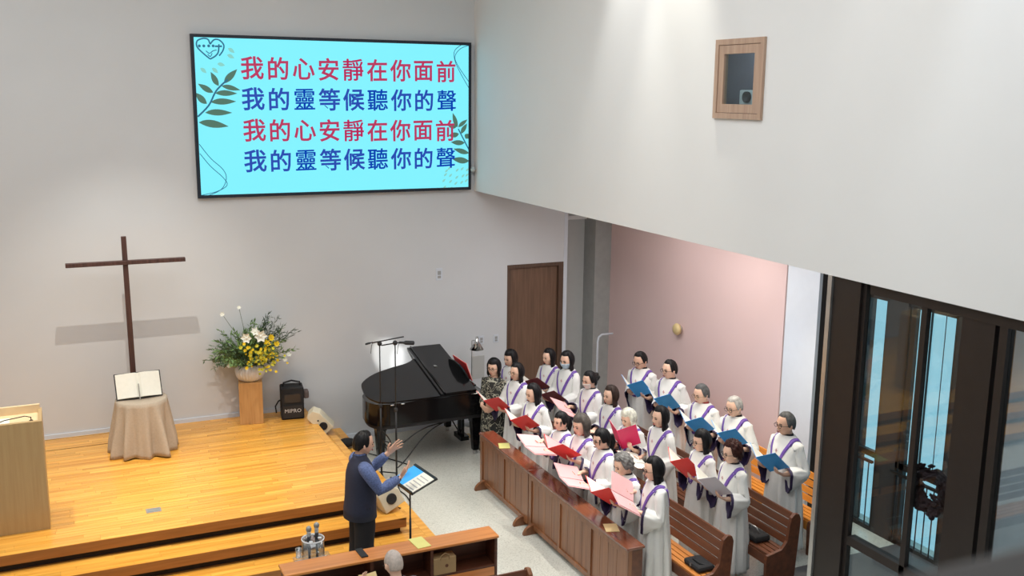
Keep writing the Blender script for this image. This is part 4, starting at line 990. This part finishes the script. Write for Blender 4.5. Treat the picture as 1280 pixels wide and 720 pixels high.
def robe(root, el, hmat, female, seed, k=1.0):
    rnd = random.Random(seed); ph = [rnd.uniform(0, 6.28) for _ in range(6)]; sw = 1.0 if female else 1.09
    T = [(1.372, .068, .066, 0), (1.362, .085, .078, 0), (1.345, .12, .092, 0), (1.32, .155, .10, 0), (1.28, .183, .112, 0), (1.22, .19, .128, .01), (1.12, .188, .145, .012), (.98, .188, .15, .01), (.8, .195, .16, .005), (.6, .205, .17, 0), (.4, .215, .18, 0), (.22, .222, .188, 0), (.10, .228, .195, 0)]
    n = 72; rs = []
    def row(z, a, b, cx_):
        amp = .036*sstep(1.2, .3, z)+.005*sstep(1.3, 1.1, z); out = []
        for j in range(n):
            th = 2*PI*j/n; f = math.sin(9*th+ph[0]+z*1.2)+.6*math.sin(14*th+ph[1]-z)+.4*math.sin(23*th+ph[2])
            r = 1+amp*f/.2*.55
            out.append((cx_+b*k*math.cos(th)*r, a*sw*math.sin(th)*r, z))
        return out
    rows = []
    for i in range(len(T)-1):
        for q in range(3):
            t = q/3; rows.append(row(*[T[i][c]*(1-t)+T[i+1][c]*t for c in range(4)]))
    rows.append(row(*T[-1]))
    mb = MB(); mb.rings(rows, False)
    bm = bmesh.new(); tmp = bpy.data.meshes.new('t'); tmp.from_pydata(mb.v, [], mb.f); bvh = BVHTree.FromPolygons([Vector(v) for v in mb.v], mb.f); bpy.data.meshes.remove(tmp); bm.free()
    for i, s in enumerate((1, -1)):
        S_, E, W = el[i]; lin_ = MB()
        S0 = Vector((0, s*.10*sw, 1.272)); S1 = Vector(S_); We = E.lerp(W, .80)
        P = []; N = 14
        for q in range(N+1):
            t = q/N
            if t < .12: p = S0.lerp(S1, t/.12)
            elif t < .45: p = S1.lerp(E, (t-.12)/.33)
            else: p = E.lerp(We, (t-.45)/.55)
            P.append((t, p))
        def ringat(t, p, d, inset=0, m_=28):
            up = Vector((0, 0, 1)); 
            if abs(d.z) > .75: up = (Vector((1, 0, .35))).normalized()
            up = (up-d*up.dot(d)).normalized(); sd = d.cross(up)
            wd = .070+.018*sstep(.1, .8, t)-.012*sstep(.12, 0, t)-inset; top = .070-inset-.012*sstep(.15, 0, t)-.008*t; bot = .072+.150*sstep(.3, 1.0, t)-inset*1.5
            out = []
            for j in range(m_):
                th = 2*PI*j/m_; c_, s_ = math.cos(th), math.sin(th); hgt = top if c_ > 0 else bot
                fold = 1+(.05*math.sin(5*th+ph[3]+6*t)+.05*math.sin(8*th+ph[4]-9*t))*sstep(.05, .4, t)
                wloc = wd*(1-.25*(abs(c_) if c_ < 0 else 0)*sstep(.5, 1, t))
                v = up*c_*hgt*fold+sd*s_*wloc*fold
                dv = Vector((0, 0, -1)) if c_ < 0 else None
                if dv is not None:
                    ext = -c_*hgt; v = sd*s_*wloc*fold+ (up*c_).lerp(Vector((0, 0, c_)), .6)*hgt*fold
                out.append(p+v)
            return out
        ds = []
        for q in range(N+1):
            a = P[max(0, q-1)][1]; b = P[min(N, q+1)][1]; ds.append((b-a).normalized())
        for _ in range(2):
            ds = [(ds[max(0, q-1)]+ds[q]*2+ds[min(N, q+1)]).normalized() for q in range(N+1)]
        R_ = [ringat(t, p, d) for (t, p), d in zip(P, ds)]
        mb.rings(R_, False)
        # lining: inside of the opening plus band along the edge
        Ri = [ringat(P[q][0], P[q][1], ds[q], .006) for q in (N-6, N-4, N-2, N)]
        Ro = ringat(1.0, P[N][1]+ds[N]*.002, ds[N], -.003); Rb = ringat(.9, P[N-1][1].lerp(P[N][1], .0), ds[N-1], -.004)
        lin_.rings(Ri+[ringat(1.0, P[N][1]+ds[N]*.004, ds[N], 0), Ro, Rb], False)
        lin_.add(Ri[0], [tuple(range(28))])
        lin_.build('sleeve_lining', M_dpurp, root, True, fix=False)
    o = mb.build('choir_robe', M_robe, root, True, fix=False); o.modifiers.new('t', 'SOLIDIFY').thickness = .002
    # stole ribbon laid on the trunk
    def ribbon(ptsL, name, m, w_=.019, off=.010):
        mbr = MB(); L_ = []
        for (p, d) in ptsL:
            prs = []
            for e in (-1, 1):
                o2 = Vector(p)+Vector((0, e*w_, 0))
                h = bvh.ray_cast(o2, Vector(d))
                if h[0] is None: return
                prs.append(h[0]-Vector(d)*off)
            L_.append(prs)
        v = []; f = []
        for a, b in L_: v += [a, b]
        for i in range(len(L_)-1): f.append((2*i, 2*i+1, 2*i+3, 2*i+2))
        mbr.add(v, f); oo = mbr.build(name, m, root, True); oo.modifiers.new('t', 'SOLIDIFY').thickness = .004
    for s in (1, -1):
        pts = []
        for q in range(11):
            t = q/10; pts.append(((.6, s*(.012+.122*t**.85), .98+.33*t), (-1, 0, 0)))
        for q in range(9):
            t = q/8; pts.append(((.075-.15*t, s*.135, 1.7), (0, 0, -1)))
        for q in range(11):
            t = 1-q/10; pts.append(((-.6, s*(.012+.122*t**.85), 1.06+.25*t), (1, 0, 0)))
        # trim the corner samples smoothly
        ribbon(pts, 'stole', M_purp)
    h = bvh.ray_cast(Vector((.6, 0, 1.2)), Vector((-1, 0, 0)))[0]
    if h: MB().box(h.x+.002, h.x+.006, -.005, .005, 1.165, 1.225).box(h.x+.002, h.x+.006, -.018, .018, 1.198, 1.207).build('cross_emblem', mat('pink_thread', (.62, .35, .36), .7), root)
    MB().rings([[(.064*math.cos(2*PI*j/20)*a, .064*math.sin(2*PI*j/20)*a, z) for j in range(20)] for z, a in ((1.355, 1.05), (1.385, .93), (1.39, .86), (1.36, .9))], False).build('shirt_collar', M_redshirt if seed % 5 == 0 else M_under, root, True)
    return bvh
def folder(label, P, yaw_, tilt, beta, mc, sc=1.0, inner=M_page, open_=True, sheet_out=None, roll_=0, both=False):
    t = thing('choir_folder', label, 'folder', P, 0, 'open song folders held by the choir')
    t.rotation_mode = 'QUATERNION'
    q = Matrix.Rotation(yaw_, 4, 'Z') @ Matrix.Rotation(roll_, 4, 'X') @ Matrix.Rotation(tilt, 4, 'Y'); t.rotation_quaternion = q.to_quaternion(); t.scale = (sc,)*3
    h = .155; w_ = .225
    for s, nm in ((1, 'left_cover'), (-1, 'right_cover')):
        be = beta; b, a = math.sin(be), math.cos(be)
        MB().prism([(0, 0, -h), (-w_*b, s*w_*a, -h), (-w_*b, s*w_*a, h), (0, 0, h)], (.003, 0, 0)).build(nm, mc, t)
        MB().prism([(-.006, s*.006, -h+.008), (-w_*b*.93-.006, s*w_*a*.93, -h+.008), (-w_*b*.93-.006, s*w_*a*.93, h-.008), (-.006, s*.006, h-.008)], (.003, 0, 0)).build('song_sheet', inner, t)
    MB().tube([(.003, 0, -h), (.003, 0, h)], .005, 6).build('spine', mc, t, True)
    return q
def singer(key, X, Y, H, yd, fol, label, style, hc, gl=False, mask=None, female=True, turn=0, tilt=12, fcol=None, flabel=None, ftilt=40, fbeta=22, inner=None, fyaw=0, skin=M_skin, rest=False, froll=-30, both=False):
    s = H/1.6; root = thing('person', label, 'person', (X, Y, 0), R(yd), G, s)
    hm = head_matrix(1.365, R(tilt), R(turn))
    wr = [(.28, .13, 1.06), (.28, -.13, 1.06)]; hands = []
    if fol:
        f_, l_, z_ = fol; C_ = Vector((f_, l_, z_/s))
        q = Matrix.Rotation(R(fyaw), 4, 'Z') @ Matrix.Rotation(R(froll), 4, 'X') @ Matrix.Rotation(R(ftilt), 4, 'Y')
        wr = []
        for e in (1, -1):
            pw = C_+(q.to_3x3() @ Vector((-.03, e*.145, -.185))); wr.append(pw)
            hands.append(((q.to_3x3() @ Vector((.30, -e*.25, 1))), (q.to_3x3() @ Vector((-1, 0, .15))), .9, (1 if e > 0 else -1)*1.0, .6, .95))
    else:
        wr = [Vector((.27, .06, 1.0)), Vector((.27, -.06, 1.02))]
        hands = [((.5, -.6, .2), (0, -.3, 1), .5, 1, .5, .95), ((.5, .6, .2), (0, .3, -1), .5, -1, .5, .95)]
    if rest: wr[0] = Vector((.30, .22, .90)); hands[0] = ((.8, .1, -.5), (0, 0, -1), .3, 1, .8, .95)
    body, el = make_body(root, 1.6, hm, wr, hands, skin, ar=.72, voxel=.0095, male=not female)
    face(root, hm, gl, mask, gold=(key in 'as')); hair(root, hm, style, HAIR[hc], sum(map(ord, key)))
    robe(root, el, hm, female, ord(key[0]))
    if fol:
        Pw = Matrix.Translation((X, Y, 0)) @ Matrix.Rotation(R(yd), 4, 'Z') @ (C_*s)
        folder(flabel, Pw, R(yd+fyaw), R(ftilt), R(fbeta), fcol, 1.1, inner or M_page, roll_=R(froll), both=both)
    return root
G = 'choir members in white robes'
singer('a', 6.05, 12.82, 1.60, 198, (.44, -.12, 1.04), 'robed woman with long black hair and glasses, first in front row, beside piano', 'long', 'black', True, turn=0, tilt=4, fcol=M_red, flabel='bright red open folder nearest the piano, held over the pew front corner', ftilt=50, fyaw=4, fbeta=26, froll=0)
singer('b', 5.85, 11.83, 1.58, 196, (0.38, 0.06, 1.11), 'woman in white robe with black hair tied back, front row, second from the piano', 'mid', 'black', turn=-8, tilt=14, fcol=M_red, flabel='bright red open folder held by the second woman of the front row', ftilt=52, fyaw=4, fbeta=32, froll=0)
singer('c', 5.71, 10.76, 1.52, 184, (.41, 0, 1.14), 'robed woman with black fringe, front row, third from the piano', 'ponytail', 'black', turn=8, tilt=4, fcol=M_pnk, flabel='pale pink open folder held low by the woman with the black fringe', ftilt=76, fbeta=8, both=True, froll=-14, inner=M_pnk)
singer('d', 5.76, 10.30, 1.62, 180, (.37, .03, 1.20), 'woman in white robe with greying brown bob, front row, fourth from the piano', 'bob', 'ash', turn=12, tilt=14, fcol=M_red, flabel='dark red edged open folder held by the woman with greying bob', ftilt=56, inner=M_pnk, fyaw=6, fbeta=32, froll=0)
singer('e', 5.79, 9.84, 1.58, 175, (.42, 0, 1.02), 'robed woman with black ponytail and dark collar, front row, fifth from the piano', 'ponytail', 'black', True, turn=2, tilt=12, fcol=M_pnk, flabel='long pale pink open folder held low over the pew ledge by the ponytailed woman', ftilt=72, inner=M_pnk, fbeta=10, both=True, froll=-14)
singer('f', 5.68, 9.14, 1.53, 182, (0.38, 0.04, 1.1), 'robed woman with curly grey hair looking down, front row', 'curly', 'grey', turn=0, tilt=26, fcol=M_red, flabel='red folder tilted low above the cream booklet', ftilt=54, fyaw=6, rest=False, fbeta=32, froll=0)
singer('g', 5.80, 8.72, 1.60, 165, (.38, 0, 1.20), 'nearest woman in front row, white robe, black shoulder hair and glasses', 'mid', 'black', True, turn=0, tilt=10, fcol=M_pnk, flabel='pale pink folder with pink pages held by the nearest woman of the front row', ftilt=52, fyaw=-4, fbeta=14, inner=M_pnk, froll=-28, both=True)
singer('h', 6.32, 13.62, 1.58, 207, None, 'woman with black hair half hidden between the pianist and the brown door', 'bob', 'black', turn=-10, tilt=10)
singer('i', 6.95, 13.55, 1.55, 198, (.44, 0, 1.06), 'unmasked woman in white robe with black hair standing before the brown door', 'mid', 'black', turn=-6, tilt=8, fcol=M_mar, flabel='dark maroon open folder, left one of the two before the brown door', ftilt=54, fbeta=28, fyaw=0, froll=0)
singer('j', 6.96, 12.97, 1.65, 198, (.44, 0, 1.02), 'woman in white robe with long black hair and pale blue face mask', 'mid', 'black', mask=M_mask, turn=6, tilt=10, fcol=M_mar, flabel='dark maroon open folder held by the woman in the blue face mask', ftilt=54, fbeta=28, fyaw=0, froll=0)
singer('k', 6.87, 12.09, 1.58, 190, (.46, 0, 1.09), 'woman in white robe with black curled-up hair and white face mask', 'bun', 'black', mask=M_maskw, turn=0, tilt=12, fcol=M_pnk, flabel='pink open folder held by the woman in the white mask', ftilt=64, inner=M_pnk, fbeta=8, both=True, froll=-18)
singer('l', 6.76, 11.32, 1.58, 188, None, 'woman in white robe with long brown hair and red collar, middle row', 'mid', 'brown', turn=0, tilt=4)
singer('m', 6.64, 10.62, 1.50, 192, (0.36, 0.16, 1.2), 'woman in white robe with white blond bob looking down, middle row', 'bob', 'white', turn=0, tilt=26, fcol=M_mag, flabel='magenta folder held upright by the white-haired woman', ftilt=30, fyaw=20, froll=0, fbeta=40)
singer('n', 6.80, 10.15, 1.63, 184, (.38, 0, .98), 'woman in white robe with long straight black hair, middle row, behind the magenta folder', 'long', 'black', turn=0, tilt=6, fcol=M_brn, flabel='small brown folder with white pages held low by the long-haired woman', ftilt=74, inner=M_page, fbeta=8, both=True, froll=-10)
singer('o', 6.83, 9.31, 1.58, 176, (0.36, 0.06, 1.19), 'woman in white robe with black bob and dark glasses, holding the large red folder', 'bob', 'black', True, turn=0, tilt=4, fcol=M_red, flabel='large bright red folder held by the bobbed woman with dark glasses', ftilt=46, fbeta=34, fyaw=4, froll=0)
singer('p', 6.90, 8.81, 1.60, 174, (0.38, 0.06, 1.14), 'nearest woman of the middle row, white robe and curly reddish dark hair', 'curly', 'auburn', True, turn=0, tilt=8, fcol=M_whf, flabel='white open folder held by the woman with curly reddish hair', ftilt=46, inner=M_page, fbeta=32, both=True, froll=0, fyaw=4)
singer('q', 7.93, 12.42, 1.70, 198, (0.36, 0.13, 1.2), 'robed man with short black hair and glasses, farthest of the men by the pink wall', 'male', 'black', True, female=False, turn=2, tilt=24, fcol=M_blue, flabel='blue folder farthest back, held by the first man at the pink wall', ftilt=46, fyaw=0, skin=M_skin2, fbeta=34, froll=0)
singer('r', 7.98, 11.73, 1.72, 196, (0.36, 0.12, 1.18), 'man in white robe with thinning dark hair and glasses, second of the men', 'male', 'black', True, female=False, turn=-10, tilt=6, fcol=M_blue, flabel='blue folder held by the second man at the pink wall', ftilt=46, fyaw=0, fbeta=34, froll=0)
singer('s', 7.80, 10.67, 1.68, 192, (0.37, 0.15, 1.2), 'stout man in white robe with greying hair and thin glasses, third of the men', 'male', 'salt', True, female=False, turn=-4, tilt=18, fcol=M_blue, flabel='blue folder held by the stout third man with greying hair', ftilt=50, fyaw=0, fbeta=34, froll=0)
singer('t', 7.85, 10.02, 1.69, 190, (0.38, 0.16, 1.24), 'man in white robe with silver hair and dark collar, fourth of the men', 'male', 'silver', True, female=False, turn=0, tilt=20, fcol=M_blue, flabel='blue folder held by the silver-haired man', ftilt=46, fyaw=0, fbeta=34, froll=0)
singer('u', 7.87, 9.06, 1.75, 180, (0.36, 0.06, 1.2), 'tall man in white robe with black collar, alone at the right end of the men', 'male', 'salt', True, female=False, turn=-2, tilt=6, fcol=M_blue, flabel='blue folder held by the tall man at the right end', ftilt=48, fyaw=6, skin=M_skin2, fbeta=34, froll=0)

# the woman in the patterned dress
P_ = thing('person', 'woman with black bob in black and cream patterned dress standing beside the piano', 'person', (5.86, 13.24, 0), R(212), None, 1.58/1.6)
dz = 0
hm = head_matrix(1.365, R(3), R(6))
wl = [Vector((.20, .10, .90)), Vector((.20, -.10, .92))]
hd2 = [((.3, -.8, -.2), (-1, 0, 0), .5, 1, .5, .95), ((.3, .8, -.2), (-1, 0, 0), .5, -1, .5, .95)]
b_, el = make_body(P_, 1.6, hm, wl, hd2, M_skin, voxel=.0095)
face(P_, hm, True, None, False); hair(P_, hm, 'bob', HAIR['black'], 5)
M_dress = mat('black_dress_cloth', (.02, .02, .022), .8)
def dress_mat():
    m, n, l, b = nt('patterned_dress'); tc = n.new('ShaderNodeTexCoord'); vo = n.new('ShaderNodeTexVoronoi'); vo.feature = 'DISTANCE_TO_EDGE'; vo.inputs['Scale'].default_value = 11
    no = n.new('ShaderNodeTexNoise'); no.inputs['Scale'].default_value = 9; l.new(tc.outputs['Object'], no.inputs['Vector'])
    mx = n.new('ShaderNodeMixRGB'); mx.inputs[0].default_value = .25; l.new(tc.outputs['Object'], mx.inputs[1]); l.new(no.outputs['Color'], mx.inputs[2]); l.new(mx.outputs[0], vo.inputs['Vector'])
    cr_ = n.new('ShaderNodeValToRGB'); e = cr_.color_ramp.elements; cr_.color_ramp.interpolation = 'CONSTANT'; e[0].color = (.45, .43, .33, 1); e[1].position = .045; e[1].color = (.03, .03, .028, 1)
    l.new(vo.outputs['Distance'], cr_.inputs[0]); l.new(cr_.outputs[0], b.inputs['Base Color']); b.inputs['Roughness'].default_value = .8; return m
MD = dress_mat()
mb = MB()
mb.rings([[(c+math.cos(2*PI*j/28)*b, math.sin(2*PI*j/28)*a, z+dz) for j in range(28)] for z, a, b, c in ((.84, .19, .15, 0), (.95, .17, .135, 0), (1.05, .155, .125, 0), (1.18, .175, .135, 0), (1.28, .175, .11, 0), (1.33, .12, .085, 0), (1.35, .085, .07, 0))], False)
mb.rings([[(math.cos(2*PI*j/36)*b*(1+.05*math.sin(9*2*PI*j/36)), math.sin(2*PI*j/36)*a*(1+.05*math.sin(9*2*PI*j/36)), z) for j in range(36)] for z, a, b in ((.86, .19, .15), (.7, .21, .175), (.45, .225, .19), (.16, .24, .205))], False)
for S_, E, W in el: mb.tube([Vector((0, S_.y*.7, 1.27+dz)), S_, E, E.lerp(W, .75)], [.06, .066, .052, .042], 14)
o = mb.build('patterned_dress', MD, P_, True); o.modifiers.new('t', 'SOLIDIFY').thickness = .003
MB().rings([[(.11*math.cos(2*PI*j/24)*a, .15*math.sin(2*PI*j/24)*a, z+dz) for j in range(24)] for z, a in ((1.29, 1.02), (1.345, .62))], False).build('cream_collar_trim', mat('cream_trim', (.5, .48, .38), .7), P_, True)

# the conductor
cd = thing('person', 'conductor in navy vest, blue patterned shirt and black trousers with both arms raised', 'person', (2.975, 10.46, 0), R(2), None, 1.72/1.6)
hm = head_matrix(1.365, R(10), R(-6))
wl = [Vector((.35, .13, 1.285)), Vector((.36, -.22, 1.135))]
hd2 = [((.75, .05, .55), (.35, -.85, -.15), .30, -1, 2.2, 1.25), ((.80, .30, .62), (.25, .55, .70), .35, 1, 1.8, 1.25)]
b_, el = make_body(cd, 1.6, hm, wl, hd2, M_skin2, voxel=.0065, male=True, poles=[(-.2, .5, -1), (-.15, -.35, -1)])
face(cd, hm, False, None, True); hair(cd, hm, 'male', HAIR['black'], 3)
mb = MB(); n = 40
V_ = [(.70, .205, .175, -.01), (.80, .20, .17, -.01), (.92, .185, .165, 0), (1.05, .18, .158, .0), (1.18, .188, .148, 0), (1.26, .178, .125, 0), (1.31, .14, .10, 0), (1.345, .09, .078, 0), (1.385, .072, .07, .0)]
mb.rings([[(c+math.cos(2*PI*j/n)*b*(1+.012*math.sin(5*2*PI*j/n)), math.sin(2*PI*j/n)*a, z) for j in range(n)] for z, a, b, c in V_], False)
o = mb.build('navy_vest', M_navy, cd, True); o.modifiers.new('t', 'SOLIDIFY').thickness = .006
for i, (S_, E, W) in enumerate(el):
    s = 1 if i == 0 else -1
    MB().tube([Vector((0, s*.12, 1.275)), S_, S_.lerp(E, .5), E, E.lerp(W, .4), E.lerp(W, .85), E.lerp(W, .93)], [.066, .074, .070, .062, .060, .046, .036], 20).build('shirt_sleeve', M_denim, cd, True)
MB().tube([el[1][1].lerp(el[1][2], .94), el[1][1].lerp(el[1][2], .99)], .031, 14).build('wristwatch', M_blkp, cd, True)
MB().rings([[(.06*math.cos(2*PI*j/20)*a, .06*math.sin(2*PI*j/20)*a, z) for j in range(20)] for z, a in ((1.35, 1.2), (1.40, 1.0))], False).build('shirt_collar', M_denim, cd, True)
for s in (1, -1):
    MB().tube([(0, s*.075, .84), (.01, s*.088, .6), (.0, s*.09, .42), (-.01, s*.09, .08), (-.01, s*.09, .06)], [.120, .112, .102, .108, .106], 20).build('trouser_leg', M_trous, cd, True)
    MB().tube([(-.06, s*.09, .04), (.03, s*.09, .045), (.13, s*.10, .03), (.19, s*.10, .025)], [.045, .05, .042, .025], 12, flat=.85).build('shoe', M_blkp, cd, True)
MB().tube([(0, 0, .76), (0, 0, .9)], [.15, .15], 24).build('trouser_hip', M_trous, cd, True)
cd.scale = (1.72/1.6,)*3

# the seated man in the foreground, seen from behind
sm = thing('person', 'man with cropped grey balding head seated in the foreground, seen from behind', 'person', (2.72, 8.42, 0), R(95), None, 1.0)
dz = -.37
hm = head_matrix(1.365+dz, R(10), R(8))
wl = [Vector((.34, .18, .78)), Vector((.34, -.12, .62))]
hd2 = [((.7, -.1, .6), (-.6, -.6, .3), .8, 1, .7, 1), ((.8, .1, 0), (0, 0, 1), .6, -1, .7, 1)]
b_, el = make_body(sm, 1.23, hm, wl, hd2, M_skin, dz=dz, seated=True, voxel=.009, male=True)
face(sm, hm, False, None, False); hair(sm, hm, 'bald', mat('cropped_grey_hair', lin(196, 182, 172), .6, var=.15, scale=40), 9)
MB().tube([Vector((.085, .04, -.03)), Vector((.05, .08, -.015)), Vector((0, .088, .0)), Vector((-.012, .086, -.03))], .0028, 5).xf(hm).build('mask_loop', M_blkp, sm, True)
MB().tube([Vector((.085, -.04, -.03)), Vector((.05, -.08, -.015)), Vector((0, -.088, .0)), Vector((-.012, -.086, -.03))], .0028, 5).xf(hm).build('mask_loop', M_blkp, sm, True)
mb = MB()
mb.rings([[(c+math.cos(2*PI*j/28)*b, math.sin(2*PI*j/28)*a, z+dz) for j in range(28)] for z, a, b, c in ((.80, .19, .15, 0), (.95, .18, .145, 0), (1.05, .175, .14, 0), (1.18, .195, .14, 0), (1.28, .19, .12, 0), (1.33, .13, .09, 0), (1.365, .075, .07, 0))], False)
for S_, E, W in el: mb.tube([Vector((0, S_.y*.7, 1.27+dz)), S_, E, E.lerp(W, .85)], [.065, .072, .058, .042], 14)
mb.build('grey_jacket', mat('grey_jacket_cloth', lin(120, 116, 120), .85), sm, True)
for s in (1, -1):
    MB().tube([(-.05, s*.095, .49), (.2, s*.10, .50), (.43, s*.10, .50), (.45, s*.10, .40), (.42, s*.10, .10)], [.10, .092, .082, .075, .06], 16).build('trouser_leg', M_trous, sm, True)
    MB().tube([(.36, s*.10, .045), (.44, s*.10, .05), (.58, s*.11, .03)], [.042, .05, .028], 10).build('shoe', M_blkp, sm, True)
hy = thing('song_booklet', 'small open cream booklet held by the seated man at his left', 'booklet', (2.56, 8.78, .80), R(95))
for s in (1, -1):
    MB().prism([(0, 0, -.09), (-.03, s*.09, -.09), (-.03, s*.09, .09), (0, 0, .09)], (.003, 0, 0)).xf(Matrix.Rotation(R(45), 4, 'Y')).build('page', M_cream, hy)
